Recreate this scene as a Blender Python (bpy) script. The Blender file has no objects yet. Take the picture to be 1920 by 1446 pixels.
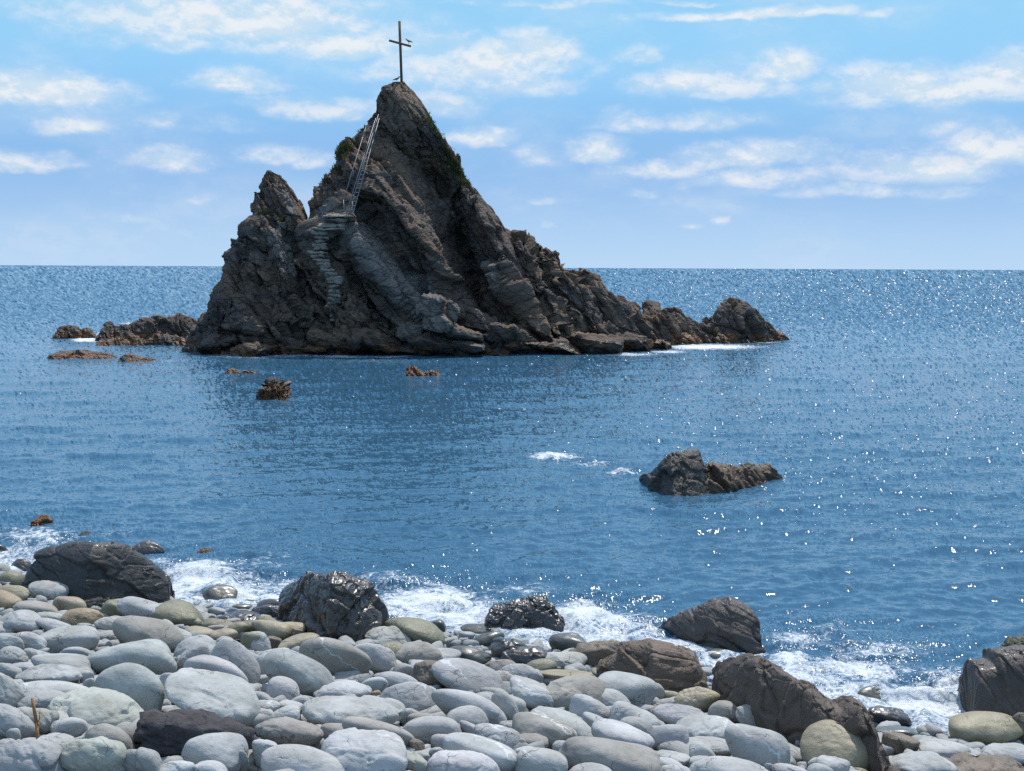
import bpy, bmesh, math, random
import numpy as np
from mathutils import Vector, Matrix
from mathutils.bvhtree import BVHTree

rng = np.random.default_rng(7)
random.seed(7)
scene = bpy.context.scene
COL = scene.collection

# ------------------------------------------------------------------ camera
CAM_H = 5.0
FPX, CX, CY = 2400.0, 960.0, 723.0          # focal length in pixels of the 1920 px wide photograph
PITCH, ROLL = math.atan(221.5 / 2400.0), 0.0047
fw = np.array([0, math.cos(PITCH), -math.sin(PITCH)])
r0 = np.array([1.0, 0, 0]); u0 = np.array([0, math.sin(PITCH), math.cos(PITCH)])
rt = math.cos(ROLL) * r0 + math.sin(ROLL) * u0
up = -math.sin(ROLL) * r0 + math.cos(ROLL) * u0
CAMP = np.array([0, 0, CAM_H])

def ray(px, py):
    d = FPX * fw + (px - CX) * rt - (py - CY) * up
    return d / np.linalg.norm(d)

def at_z(px, py, z=0.0):
    d = ray(px, py); return CAMP + d * ((z - CAM_H) / d[2])

def at_y(px, py, Y):
    d = ray(px, py); return CAMP + d * (Y / d[1])

def proj(P):
    q = np.asarray(P, float) - CAMP
    w = q @ fw
    return CX + FPX * (q @ rt) / w, CY - FPX * (q @ up) / w

cam = bpy.data.cameras.new('camera')
cam.sensor_width = 36.0; cam.lens = FPX / 1920 * 36.0
cam.clip_start = 0.1; cam.clip_end = 60000
camo = bpy.data.objects.new('camera', cam); COL.objects.link(camo)
M = Matrix(((rt[0], up[0], -fw[0], 0), (rt[1], up[1], -fw[1], 0), (rt[2], up[2], -fw[2], CAM_H), (0, 0, 0, 1)))
camo.matrix_world = M
scene.camera = camo

# ------------------------------------------------------------------ noise (vectorised)
def _h(ix, iy, iz, seed):
    h = (ix.astype(np.int64) * 374761393 + iy.astype(np.int64) * 668265263 + iz.astype(np.int64) * 2147483647 + seed * 974711) & 0xFFFFFFFF
    h = ((h ^ (h >> 13)) * 1274126177) & 0xFFFFFFFF
    h = ((h ^ (h >> 16)) * 2246822519) & 0xFFFFFFFF
    h = h ^ (h >> 15)
    return (h & 0xFFFFFF) / float(0x1000000)

def vnoise(p, seed=0):
    f = np.floor(p); i = f.astype(np.int64); t = p - f
    t = t * t * t * (t * (t * 6 - 15) + 10)
    out = 0
    for dx in (0, 1):
        wx = t[:, 0] if dx else 1 - t[:, 0]
        for dy in (0, 1):
            wy = t[:, 1] if dy else 1 - t[:, 1]
            for dz in (0, 1):
                wz = t[:, 2] if dz else 1 - t[:, 2]
                out = out + wx * wy * wz * _h(i[:, 0] + dx, i[:, 1] + dy, i[:, 2] + dz, seed)
    return out * 2 - 1

def fbm(p, octs=4, seed=0, gain=0.5):
    a, s, tot = 1.0, 0, 0.0
    for o in range(octs):
        s = s + a * vnoise(p * (2.03 ** o) + 17.3 * o, seed + o); tot += a; a *= gain
    return s / tot

def cells(p, seed=0, jit=0.9):
    """nearest jittered lattice point: (F1, F2, three random numbers of that cell, offset from it)"""
    f = np.floor(p).astype(np.int64)
    n = len(p)
    b1 = np.full(n, 1e9); b2 = np.full(n, 1e9)
    bid = np.zeros((n, 3), np.int64); bd = np.zeros((n, 3))
    for dx in (-1, 0, 1):
        for dy in (-1, 0, 1):
            for dz in (-1, 0, 1):
                c = f + np.array([dx, dy, dz])
                q = np.stack([_h(c[:, 0], c[:, 1], c[:, 2], seed + k) for k in (11, 23, 37)], 1)
                pt = c + 0.5 + (q - 0.5) * jit
                d = p - pt; l = np.sqrt((d * d).sum(1))
                m = l < b1
                b2 = np.where(m, b1, np.minimum(b2, l))
                b1 = np.where(m, l, b1)
                bid[m] = c[m]; bd[m] = d[m]
    r = np.stack([_h(bid[:, 0], bid[:, 1], bid[:, 2], seed + k) for k in (101, 211, 307, 401)], 1)
    return b1, b2, r, bd

def sstep(a, b, x):
    t = np.clip((x - a) / (b - a), 0, 1); return t * t * (3 - 2 * t)

# ------------------------------------------------------------------ object helpers
def tag(o, label=None, cat=None, group=None, kind=None):
    if label: o['label'] = label
    if cat: o['category'] = cat
    if group: o['group'] = group
    if kind: o['kind'] = kind
    return o

def new_mesh(name, co, faces, mat, parent=None, smooth=True, loc=None):
    """faces: (n,3) or (n,4) array. loc: origin of the object (vertices are given in world space)"""
    co = np.asarray(co, np.float64); faces = np.asarray(faces, np.int32)
    if loc is not None: co = co - np.asarray(loc)
    me = bpy.data.meshes.new(name)
    k = faces.shape[1]
    me.vertices.add(len(co)); me.vertices.foreach_set('co', co.astype(np.float32).ravel())
    me.loops.add(faces.size); me.loops.foreach_set('vertex_index', faces.ravel())
    me.polygons.add(len(faces))
    me.polygons.foreach_set('loop_start', np.arange(0, faces.size, k, dtype=np.int32))
    me.update(calc_edges=True); me.validate()
    if smooth: me.polygons.foreach_set('use_smooth', np.ones(len(me.polygons), bool))
    if mat: me.materials.append(mat)
    o = bpy.data.objects.new(name, me); COL.objects.link(o)
    if loc is not None: o.location = loc
    if parent is not None: o.parent = parent
    return o

def empty(name, loc=(0, 0, 0)):
    o = bpy.data.objects.new(name, None); COL.objects.link(o)
    o.location = loc; o.empty_display_size = 0.3
    return o

def vnormals(co, faces):
    n = np.zeros_like(co)
    a, b, c = co[faces[:, 0]], co[faces[:, 1]], co[faces[:, 2]]
    fn = np.cross(b - a, c - a)
    if faces.shape[1] == 4:
        fn = fn + np.cross(c - a, co[faces[:, 3]] - a)
    for k in range(faces.shape[1]):
        for ax in range(3):
            n[:, ax] += np.bincount(faces[:, k], fn[:, ax], len(co))
    return n / np.maximum(np.linalg.norm(n, axis=1, keepdims=True), 1e-9)

def grid_faces(nu, nv, wrap=False):
    """vertex index = i*nv + j ; wrap joins j=nv-1 to j=0"""
    i = np.arange(nu - 1)[:, None]
    j = np.arange(nv if wrap else nv - 1)[None, :]
    j2 = (j + 1) % nv
    a = i * nv + j; b = i * nv + j2; c = (i + 1) * nv + j2; d = (i + 1) * nv + j
    return np.stack([a, b, c, d], -1).reshape(-1, 4)

def ico(sub):
    bm = bmesh.new(); bmesh.ops.create_icosphere(bm, subdivisions=sub, radius=1)
    co = np.array([v.co[:] for v in bm.verts]); co /= np.linalg.norm(co, axis=1, keepdims=True)
    fc = np.array([[v.index for v in f.verts] for f in bm.faces], np.int32)
    bm.free(); return co, fc
ICO = {s: ico(s) for s in (2, 3, 4, 5, 6)}

def tube(p, q, r, n=8, r2=None):
    """vertices and quads of a closed bar from p to q"""
    p = np.asarray(p, float); q = np.asarray(q, float); r2 = r if r2 is None else r2
    d = (q - p) / np.linalg.norm(q - p)
    a = np.cross(d, [0, 0, 1.0] if abs(d[2]) < .9 else [1.0, 0, 0]); a /= np.linalg.norm(a); b = np.cross(d, a)
    th = np.linspace(0, 2 * np.pi, n, endpoint=False)
    ring = np.cos(th)[:, None] * a + np.sin(th)[:, None] * b
    rows = [p + 0 * ring, p + ring * r, q + ring * r2, q + 0 * ring]
    return np.concatenate(rows), grid_faces(4, n, True)

def join(parts):
    cs, fs, k = [], [], 0
    for c, f in parts:
        cs.append(c); fs.append(f + k); k += len(c)
    return np.concatenate(cs), np.concatenate(fs)

# ------------------------------------------------------------------ node helpers
def mat(name):
    m = bpy.data.materials.new(name); m.use_nodes = True
    nt = m.node_tree; nt.nodes.clear()
    return m, nt

def nd(nt, typ, **kw):
    n = nt.nodes.new(typ)
    for k, v in kw.items():
        if k == 'inp':
            for a, b in v.items():
                if hasattr(b, 'is_output') or isinstance(b, bpy.types.NodeSocket): nt.links.new(b, n.inputs[a])
                else: n.inputs[a].default_value = b
        else: setattr(n, k, v)
    return n

def mth(nt, op, a, b=None, c=None, clamp=False):
    n = nt.nodes.new('ShaderNodeMath'); n.operation = op; n.use_clamp = clamp
    for i, v in enumerate((a, b, c)):
        if v is None: continue
        if isinstance(v, bpy.types.NodeSocket): nt.links.new(v, n.inputs[i])
        else: n.inputs[i].default_value = v
    return n.outputs[0]

def vmt(nt, op, a, b=None, scale=None):
    n = nt.nodes.new('ShaderNodeVectorMath'); n.operation = op
    for i, v in enumerate((a, b)):
        if v is None: continue
        if isinstance(v, bpy.types.NodeSocket): nt.links.new(v, n.inputs[i])
        else: n.inputs[i].default_value = v
    if scale is not None:
        if isinstance(scale, bpy.types.NodeSocket): nt.links.new(scale, n.inputs['Scale'])
        else: n.inputs['Scale'].default_value = scale
    return n

def mixc(nt, fac, a, b, blend='MIX'):
    n = nt.nodes.new('ShaderNodeMix'); n.data_type = 'RGBA'; n.blend_type = blend
    for k, v in ((0, fac), (6, a), (7, b)):
        if isinstance(v, bpy.types.NodeSocket): nt.links.new(v, n.inputs[k])
        elif k == 0: n.inputs[k].default_value = v
        else: n.inputs[k].default_value = (*v, 1) if len(v) == 3 else v
    return n.outputs[2]

def maprange(nt, v, a, b, c=0.0, d=1.0, smooth=True):
    n = nt.nodes.new('ShaderNodeMapRange'); n.interpolation_type = 'SMOOTHSTEP' if smooth else 'LINEAR'
    nt.links.new(v, n.inputs[0])
    for i, x in enumerate((a, b, c, d)): n.inputs[i + 1].default_value = x
    return n.outputs[0]

def noise(nt, vec, scale, detail=4, rough=0.55, dist=0.0):
    n = nd(nt, 'ShaderNodeTexNoise', inp={'Scale': scale, 'Detail': detail, 'Roughness': rough, 'Distortion': dist})
    if vec is not None: nt.links.new(vec, n.inputs['Vector'])
    return n

# ------------------------------------------------------------------ sun and sky
SUN_AZ, SUN_EL = math.radians(24), math.radians(60)
sd = np.array([math.sin(SUN_AZ) * math.cos(SUN_EL), math.cos(SUN_AZ) * math.cos(SUN_EL), math.sin(SUN_EL)])
sl = bpy.data.lights.new('sun', 'SUN'); sl.energy = 4.2; sl.angle = math.radians(0.5); sl.color = (1.0, 0.955, 0.89)
so = bpy.data.objects.new('sun', sl); COL.objects.link(so)
so.rotation_euler = Vector(-sd).to_track_quat('-Z', 'Y').to_euler(); so.location = sd * 60

world = bpy.data.worlds.new('World'); scene.world = world; world.use_nodes = True
nt = world.node_tree; nt.nodes.clear()
sky = nd(nt, 'ShaderNodeTexSky', sky_type='NISHITA', sun_disc=False, sun_elevation=SUN_EL, sun_rotation=SUN_AZ,
         altitude=0, air_density=0.9, dust_density=0.15, ozone_density=2.2)
hs = nd(nt, 'ShaderNodeHueSaturation', inp={'Hue': 0.5, 'Saturation': 1.1, 'Value': 1.0, 'Color': sky.outputs[0]})
bg_nish = nd(nt, 'ShaderNodeBackground', inp={'Color': hs.outputs[0], 'Strength': 0.085})
tc = nd(nt, 'ShaderNodeTexCoord')
sep = nd(nt, 'ShaderNodeSeparateXYZ', inp={'Vector': tc.outputs['Generated']})
X, Y, Z = sep.outputs
az = mth(nt, 'ARCTAN2', X, Y)
el = mth(nt, 'ARCSINE', Z)
# clear maritime air: pale blue at the horizon, deeper blue above, mixed with the physical sky
ramp = nd(nt, 'ShaderNodeValToRGB', inp={'Fac': mth(nt, 'DIVIDE', el, 1.5708, clamp=True)})
cr = ramp.color_ramp; cr.interpolation = 'B_SPLINE'
for pos, c_ in ((0.0, (.50, .75, 1.03)), (0.05, (.45, .78, 1.02)), (0.10, (.35, .735, 1.05)), (0.16, (.30, .64, 1.12)), (0.34, (.32, .61, 1.05)), (0.6, (.27, .52, .96)), (1.0, (.19, .40, .82))):
    e_ = cr.elements[0] if pos == 0 else (cr.elements[1] if pos == 1 else cr.elements.new(pos)); e_.color = (*c_, 1)
bg_ramp = nd(nt, 'ShaderNodeBackground', inp={'Color': ramp.outputs[0], 'Strength': 1.0})
bg_sky = nd(nt, 'ShaderNodeMixShader', inp={0: 0.85}); nt.links.new(bg_nish.outputs[0], bg_sky.inputs[1]); nt.links.new(bg_ramp.outputs[0], bg_sky.inputs[2])
azel = nd(nt, 'ShaderNodeCombineXYZ', inp={'X': az, 'Y': el}).outputs[0]
warp = noise(nt, vmt(nt, 'MULTIPLY', azel, (14, 26, 1)).outputs[0], 1.0, 4, 0.6)
wv = vmt(nt, 'MULTIPLY', vmt(nt, 'SUBTRACT', warp.outputs['Color'], (.5, .5, .5)).outputs[0], (0.045, 0.020, 0)).outputs[0]
azw = vmt(nt, 'ADD', azel, wv).outputs[0]
CLOUDS = [(420, 40, 330, 62, .85), (640, 85, 210, 36, .75), (300, 75, 160, 30, .5), (90, 168, 165, 36, .95), (20, 140, 60, 22, .6), (120, 236, 90, 22, .45), (55, 304, 95, 24, .75),
          (285, 226, 50, 24, .35), (325, 302, 78, 30, .7), (430, 158, 105, 30, .65), (600, 203, 140, 30, .7), (420, 236, 95, 18, .25),
          (510, 290, 68, 27, .65), (592, 303, 38, 22, .5), (900, 128, 210, 62, .85), (1020, 100, 75, 44, .95), (790, 195, 95, 36, .6), (980, 165, 130, 34, .6),
          (895, 264, 72, 28, .9), (1200, 103, 62, 22, .45), (1330, 158, 150, 38, .8), (1470, 128, 75, 34, .8), (1390, 29, 190, 12, 1.0), (1290, 5, 75, 6, .8),
          (1580, 22, 48, 12, .5), (1650, 25, 26, 9, .5), (1720, 170, 170, 44, .9), (1890, 155, 100, 52, .85), (1620, 140, 50, 26, .6), (1180, 228, 95, 28, .5),
          (1345, 232, 110, 26, .55), (1125, 285, 70, 34, .8), (1225, 318, 95, 24, .75), (1005, 298, 46, 24, .5), (1420, 298, 160, 34, .8), (1430, 338, 140, 26, .7),
          (1720, 318, 175, 38, .8), (1870, 285, 100, 44, .75), (1830, 245, 110, 20, .45), (1190, 368, 40, 14, .5), (1018, 378, 26, 12, .45), (1030, 425, 16, 9, .4),
          (1300, 424, 34, 9, .4), (1352, 416, 22, 12, .4), (130, 20, 40, 26, .4), (1000, 8, 200, 9, .4), (260, 408, 40, 12, .3), (1640, 362, 240, 20, .45), (370, 370, 40, 14, .3)]
field = None
for (cx, cy, rx, ry, am) in CLOUDS:
    d = ray(cx, cy); a0, e0 = math.atan2(d[0], d[1]), math.asin(d[2])
    v = vmt(nt, 'MULTIPLY', vmt(nt, 'SUBTRACT', azw, (a0, e0, 0)).outputs[0], (FPX / rx, FPX / ry, 0)).outputs[0]
    sv = nd(nt, 'ShaderNodeSeparateXYZ', inp={'Vector': v})
    yy = mth(nt, 'MAXIMUM', sv.outputs[1], mth(nt, 'MULTIPLY', sv.outputs[1], -1.7))
    ln = vmt(nt, 'LENGTH', nd(nt, 'ShaderNodeCombineXYZ', inp={'X': sv.outputs[0], 'Y': yy}).outputs[0]).outputs['Value']
    b = mth(nt, 'MULTIPLY', maprange(nt, ln, 1.65, 0.0), am)
    field = b if field is None else mth(nt, 'MAXIMUM', field, b)
puff = noise(nt, vmt(nt, 'MULTIPLY', azel, (26, 44, 1)).outputs[0], 1.0, 8, 0.60)
dens = mth(nt, 'ADD', field, mth(nt, 'MULTIPLY', mth(nt, 'SUBTRACT', puff.outputs[0], 0.5), 1.35))
dens = maprange(nt, dens, -0.06, 1.02)
dens = mth(nt, 'MULTIPLY', dens, maprange(nt, field, 0.0, 0.30))
veil = noise(nt, vmt(nt, 'MULTIPLY', azel, (7, 15, 1)).outputs[0], 1.0, 6, 0.58, 0.2)
veil = mth(nt, 'MULTIPLY', maprange(nt, veil.outputs[0], 0.42, 0.78), mth(nt, 'MULTIPLY', maprange(nt, el, 0.0, 0.05, 0.35, 0.75), maprange(nt, el, 0.20, 0.30, 1, 0.3)))
dens = mth(nt, 'ADD', dens, mth(nt, 'MULTIPLY', veil, 0.55), clamp=True)
# broken cloud over the rest of the sky, above what the picture shows
plane = nd(nt, 'ShaderNodeCombineXYZ', inp={'X': mth(nt, 'DIVIDE', X, mth(nt, 'MAXIMUM', Z, 0.05)), 'Y': mth(nt, 'DIVIDE', Y, mth(nt, 'MAXIMUM', Z, 0.05))}).outputs[0]
rest = noise(nt, plane, 1.3, 6, 0.6)
rest = mth(nt, 'MULTIPLY', maprange(nt, rest.outputs[0], 0.50, 0.72), maprange(nt, el, 0.235, 0.33))
dens = mth(nt, 'MAXIMUM', dens, mth(nt, 'MULTIPLY', rest, 0.8))
lit = noise(nt, vmt(nt, 'MULTIPLY', vmt(nt, 'ADD', azel, (0.0, 0.006, 0)).outputs[0], (26, 44, 1)).outputs[0], 1.0, 8, 0.60)
rel = mth(nt, 'SUBTRACT', puff.outputs[0], lit.outputs[0])
ccol = mixc(nt, maprange(nt, rel, -0.07, 0.09), (0.71, 0.85, 0.97), (0.97, 0.985, 1.0))
bg_cloud = nd(nt, 'ShaderNodeBackground', inp={'Color': ccol, 'Strength': 0.92})
mx = nd(nt, 'ShaderNodeMixShader', inp={0: mth(nt, 'MULTIPLY', dens, 0.86)})
nt.links.new(bg_sky.outputs[0], mx.inputs[1]); nt.links.new(bg_cloud.outputs[0], mx.inputs[2])
nd(nt, 'ShaderNodeOutputWorld', inp={'Surface': mx.outputs[0]})

scene.view_settings.view_transform = 'Standard'; scene.view_settings.look = 'None'
scene.view_settings.exposure = 0.0; scene.view_settings.gamma = 1.0; scene.view_settings.use_curve_mapping = False
scene.cycles.use_denoising = False
scene.cycles.max_bounces = 5
scene.cycles.sample_clamp_indirect = 4.0
scene.cycles.sample_clamp_direct = 9.0
scene.cycles.caustics_reflective = False; scene.cycles.caustics_refractive = False

# ------------------------------------------------------------------ materials
def finish(nt, bsdf): nd(nt, 'ShaderNodeOutputMaterial', inp={'Surface': bsdf.outputs[0]})

def stone_material(name, rough, wet=0.0, spec=0.5, vein=True, pit=0.35, grain=1.0):
    m, nt = mat(name)
    oi = nd(nt, 'ShaderNodeObjectInfo'); tcn = nd(nt, 'ShaderNodeTexCoord')
    off = vmt(nt, 'SCALE', (37.0, 91.0, 53.0), scale=oi.outputs['Random']).outputs[0]
    p = vmt(nt, 'ADD', tcn.outputs['Object'], off).outputs[0]
    n1 = noise(nt, p, 3.2, 5, 0.6); n2 = noise(nt, p, 22, 5, 0.7); n3 = noise(nt, p, 120, 3, 0.7)
    base = oi.outputs['Color']
    c = mixc(nt, maprange(nt, n1.outputs[0], 0.3, 0.7), mixc(nt, 1.0, base, (0.80, 0.79, 0.77), 'MULTIPLY'), mixc(nt, 1.0, base, (1.13, 1.14, 1.15), 'MULTIPLY'))
    c = mixc(nt, maprange(nt, n2.outputs[0], 0.52, 0.75, 0, 0.55), c, mixc(nt, 1.0, c, (0.66, 0.67, 0.66), 'MULTIPLY'))
    c = mixc(nt, maprange(nt, n3.outputs[0], 0.5, 0.8, 0, 0.35), c, mixc(nt, 1.0, c, (1.25, 1.25, 1.25), 'MULTIPLY'))
    # rusty and greenish patches that belong to the stone
    st = noise(nt, vmt(nt, 'ADD', p, (9, 4, 2)).outputs[0], 5.0, 4, 0.65)
    c = mixc(nt, maprange(nt, st.outputs[0], 0.60, 0.74, 0, 0.35), c, mixc(nt, 1.0, c, (1.02, 0.86, 0.66), 'MULTIPLY'))
    # thin dark cracks
    wp = vmt(nt, 'ADD', p, vmt(nt, 'SCALE', vmt(nt, 'SUBTRACT', noise(nt, p, 5, 3).outputs['Color'], (.5, .5, .5)).outputs[0], scale=0.28).outputs[0]).outputs[0]
    vo = nd(nt, 'ShaderNodeTexVoronoi', feature='DISTANCE_TO_EDGE', inp={'Vector': wp, 'Scale': 2.6})
    crack = mth(nt, 'MULTIPLY', maprange(nt, vo.outputs['Distance'], 0.016, 0.004), maprange(nt, noise(nt, p, 4.0, 2).outputs[0], 0.5, 0.62))
    c = mixc(nt, mth(nt, 'MULTIPLY', crack, 0.65), c, mixc(nt, 1.0, c, (0.35, 0.34, 0.32), 'MULTIPLY'))
    if vein:
        d = nd(nt, 'ShaderNodeVectorMath', operation='DOT_PRODUCT', inp={0: wp, 1: (0.62, 0.35, 0.7)}).outputs['Value']
        fr = mth(nt, 'ABSOLUTE', mth(nt, 'SUBTRACT', mth(nt, 'FRACT', mth(nt, 'MULTIPLY', d, 1.7)), 0.5))
        vm = mth(nt, 'MULTIPLY', maprange(nt, fr, 0.020, 0.006), maprange(nt, oi.outputs['Random'], 0.66, 0.68))
        vm = mth(nt, 'MULTIPLY', vm, maprange(nt, n1.outputs[0], 0.36, 0.5))
        c = mixc(nt, mth(nt, 'MULTIPLY', vm, 0.7), c, (0.62, 0.63, 0.62))
    pits = nd(nt, 'ShaderNodeTexVoronoi', inp={'Vector': p, 'Scale': 26.0})
    pitm = mth(nt, 'MULTIPLY', maprange(nt, pits.outputs['Distance'], 0.22, 0.05), maprange(nt, st.outputs[0], 0.5, 0.62))
    c = mixc(nt, mth(nt, 'MULTIPLY', pitm, pit), c, mixc(nt, 1.0, c, (0.4, 0.4, 0.4), 'MULTIPLY'))
    h = mth(nt, 'ADD', mth(nt, 'MULTIPLY', n2.outputs[0], 0.5 * grain), mth(nt, 'MULTIPLY', n3.outputs[0], 0.10 * grain))
    h = mth(nt, 'SUBTRACT', h, mth(nt, 'ADD', mth(nt, 'MULTIPLY', crack, 0.5), mth(nt, 'MULTIPLY', pitm, 0.5 * pit)))
    bp = nd(nt, 'ShaderNodeBump', inp={'Strength': 0.55, 'Distance': 0.035, 'Height': h})
    rg = maprange(nt, n2.outputs[0], 0.3, 0.7, rough - 0.08, rough + 0.08)
    b = nd(nt, 'ShaderNodeBsdfPrincipled', inp={'Base Color': c, 'Roughness': rg, 'Normal': bp.outputs[0], 'Specular IOR Level': spec})
    if wet:
        b.inputs['Coat Weight'].default_value = wet; b.inputs['Coat Roughness'].default_value = 0.17; b.inputs['Coat IOR'].default_value = 1.33
    finish(nt, b); return m

M_DRY = stone_material('dry_stone', 0.78)
M_TAN = stone_material('damp_stone', 0.52, 0.0, 0.5, vein=False)
M_WET = stone_material('wet_stone', 0.42, 0.8, 0.5, vein=False, grain=0.45)
M_DAMP = stone_material('damp_dark_rock', 0.55, 0.22, 0.5, vein=False, grain=1.2)
M_ROUGH = stone_material('rough_stone', 0.85, 0, 0.3, vein=False, pit=0.9, grain=3.0)
M_BOULDER = stone_material('dark_rock', 0.6, 0.0, 0.5, vein=False, grain=1.8)

def island_material():
    m, nt = mat('island_rock')
    g = nd(nt, 'ShaderNodeNewGeometry'); P = g.outputs['Position']
    z = nd(nt, 'ShaderNodeSeparateXYZ', inp={'Vector': P}).outputs[2]
    # stretch along the bedding, which dips down to the right
    rot = nd(nt, 'ShaderNodeMapping', inp={'Vector': P, 'Rotation': (0, math.radians(-52), 0), 'Scale': (0.5, 1, 1.6)}).outputs[0]
    n1 = noise(nt, rot, 0.30, 5, 0.6); n2 = noise(nt, rot, 1.1, 6, 0.65); n3 = noise(nt, P, 7.0, 6, 0.7)
    c = mixc(nt, maprange(nt, n1.outputs[0], 0.38, 0.62), (0.150, 0.100, 0.067), (0.105, 0.084, 0.073))
    c = mixc(nt, maprange(nt, n2.outputs[0], 0.54, 0.72, 0, 0.8), c, (0.205, 0.150, 0.106))
    c = mixc(nt, maprange(nt, n2.outputs[0], 0.46, 0.30, 0, 0.8), c, (0.045, 0.033, 0.027))
    c = mixc(nt, maprange(nt, n3.outputs[0], 0.45, 0.75, 0, 0.5), c, mixc(nt, 1.0, c, (1.5, 1.45, 1.38), 'MULTIPLY'))
    c = mixc(nt, maprange(nt, n3.outputs[0], 0.5, 0.3, 0, 0.4), c, mixc(nt, 1.0, c, (0.55, 0.54, 0.53), 'MULTIPLY'))
    att = nd(nt, 'ShaderNodeAttribute', attribute_name='pale')
    c = mixc(nt, mth(nt, 'MULTIPLY', att.outputs['Fac'], 0.75), c, mixc(nt, maprange(nt, n3.outputs[0], .3, .7), (0.15, 0.132, 0.117), (0.27, 0.238, 0.208)))
    # wet black band and rusty algae at the waterline
    zz = mth(nt, 'ADD', z, mth(nt, 'MULTIPLY', mth(nt, 'SUBTRACT', n2.outputs[0], 0.5), 1.6))
    c = mixc(nt, maprange(nt, zz, 1.5, 0.5, 0, 0.75), c, (0.036, 0.031, 0.028))
    alg = mth(nt, 'MULTIPLY', maprange(nt, zz, 0.85, 0.35), maprange(nt, noise(nt, P, 0.7, 4).outputs[0], 0.42, 0.54))
    c = mixc(nt, mth(nt, 'MULTIPLY', alg, 0.8), c, mixc(nt, n3.outputs[0], (0.24, 0.080, 0.030), (0.14, 0.085, 0.03)))
    vo = nd(nt, 'ShaderNodeTexVoronoi', feature='DISTANCE_TO_EDGE', inp={'Vector': vmt(nt, 'ADD', rot, vmt(nt, 'SCALE', n2.outputs['Color'], scale=0.5).outputs[0]).outputs[0], 'Scale': 1.2})
    crack = maprange(nt, vo.outputs['Distance'], 0.06, 0.0)
    c = mixc(nt, mth(nt, 'MULTIPLY', mth(nt, 'MULTIPLY', crack, maprange(nt, n1.outputs[0], 0.45, 0.6)), 0.4), c, mixc(nt, 1.0, c, (0.3, 0.3, 0.3), 'MULTIPLY'))
    h = mth(nt, 'SUBTRACT', mth(nt, 'ADD', mth(nt, 'MULTIPLY', n2.outputs[0], 0.7), mth(nt, 'MULTIPLY', n3.outputs[0], 0.25)), mth(nt, 'MULTIPLY', crack, 0.25))
    bp = nd(nt, 'ShaderNodeBump', inp={'Strength': 0.9, 'Distance': 0.35, 'Height': h})
    rg = maprange(nt, zz, 0.4, 1.2, 0.45, 0.85)
    b = nd(nt, 'ShaderNodeBsdfPrincipled', inp={'Base Color': c, 'Roughness': rg, 'Normal': bp.outputs[0], 'Specular IOR Level': 0.35})
    finish(nt, b); return m
M_ISLAND = island_material()

def plain(name, col, rough=0.6, metal=0.0, var=0.25, scale=14):
    m, nt = mat(name)
    p = nd(nt, 'ShaderNodeTexCoord').outputs['Object']
    n = noise(nt, p, scale, 4, 0.6)
    c = mixc(nt, n.outputs[0], tuple(x * (1 - var) for x in col), tuple(min(1, x * (1 + var)) for x in col))
    bp = nd(nt, 'ShaderNodeBump', inp={'Strength': 0.3, 'Distance': 0.01, 'Height': n.outputs[0]})
    b = nd(nt, 'ShaderNodeBsdfPrincipled', inp={'Base Color': c, 'Roughness': rough, 'Metallic': metal, 'Normal': bp.outputs[0]})
    finish(nt, b); return m
M_STEP = plain('step_stone', (0.215, 0.185, 0.150), 0.85, 0, 0.45, 3)
M_CROSS = plain('weathered_wood', (0.11, 0.065, 0.045), 0.8)
M_STEEL = plain('galvanised_steel', (0.20, 0.205, 0.215), 0.55, 0.2, 0.2)
M_STICK = plain('bare_wood', (0.34, 0.17, 0.07), 0.7, 0, 0.45, 30)
M_BIRD = plain('feathers', (0.10, 0.10, 0.11), 0.8, 0, 0.3)
M_GRAVEL = plain('gravel', (0.12, 0.12, 0.115), 0.9, 0, 0.5, 9)
def leaf_material():
    m, nt = mat('grass_blades')
    P = nd(nt, 'ShaderNodeNewGeometry').outputs['Position']
    n = noise(nt, P, 1.3, 4, 0.6)
    c = mixc(nt, maprange(nt, n.outputs[0], .35, .65), (0.040, 0.062, 0.020), (0.13, 0.115, 0.045))
    b = nd(nt, 'ShaderNodeBsdfPrincipled', inp={'Base Color': c, 'Roughness': 0.6, 'Specular IOR Level': 0.2})
    tr = nd(nt, 'ShaderNodeBsdfTranslucent', inp={'Color': c})
    mx = nd(nt, 'ShaderNodeMixShader', inp={0: 0.35}); nt.links.new(b.outputs[0], mx.inputs[1]); nt.links.new(tr.outputs[0], mx.inputs[2])
    finish(nt, mx); return m
M_GRASS = leaf_material()
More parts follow.
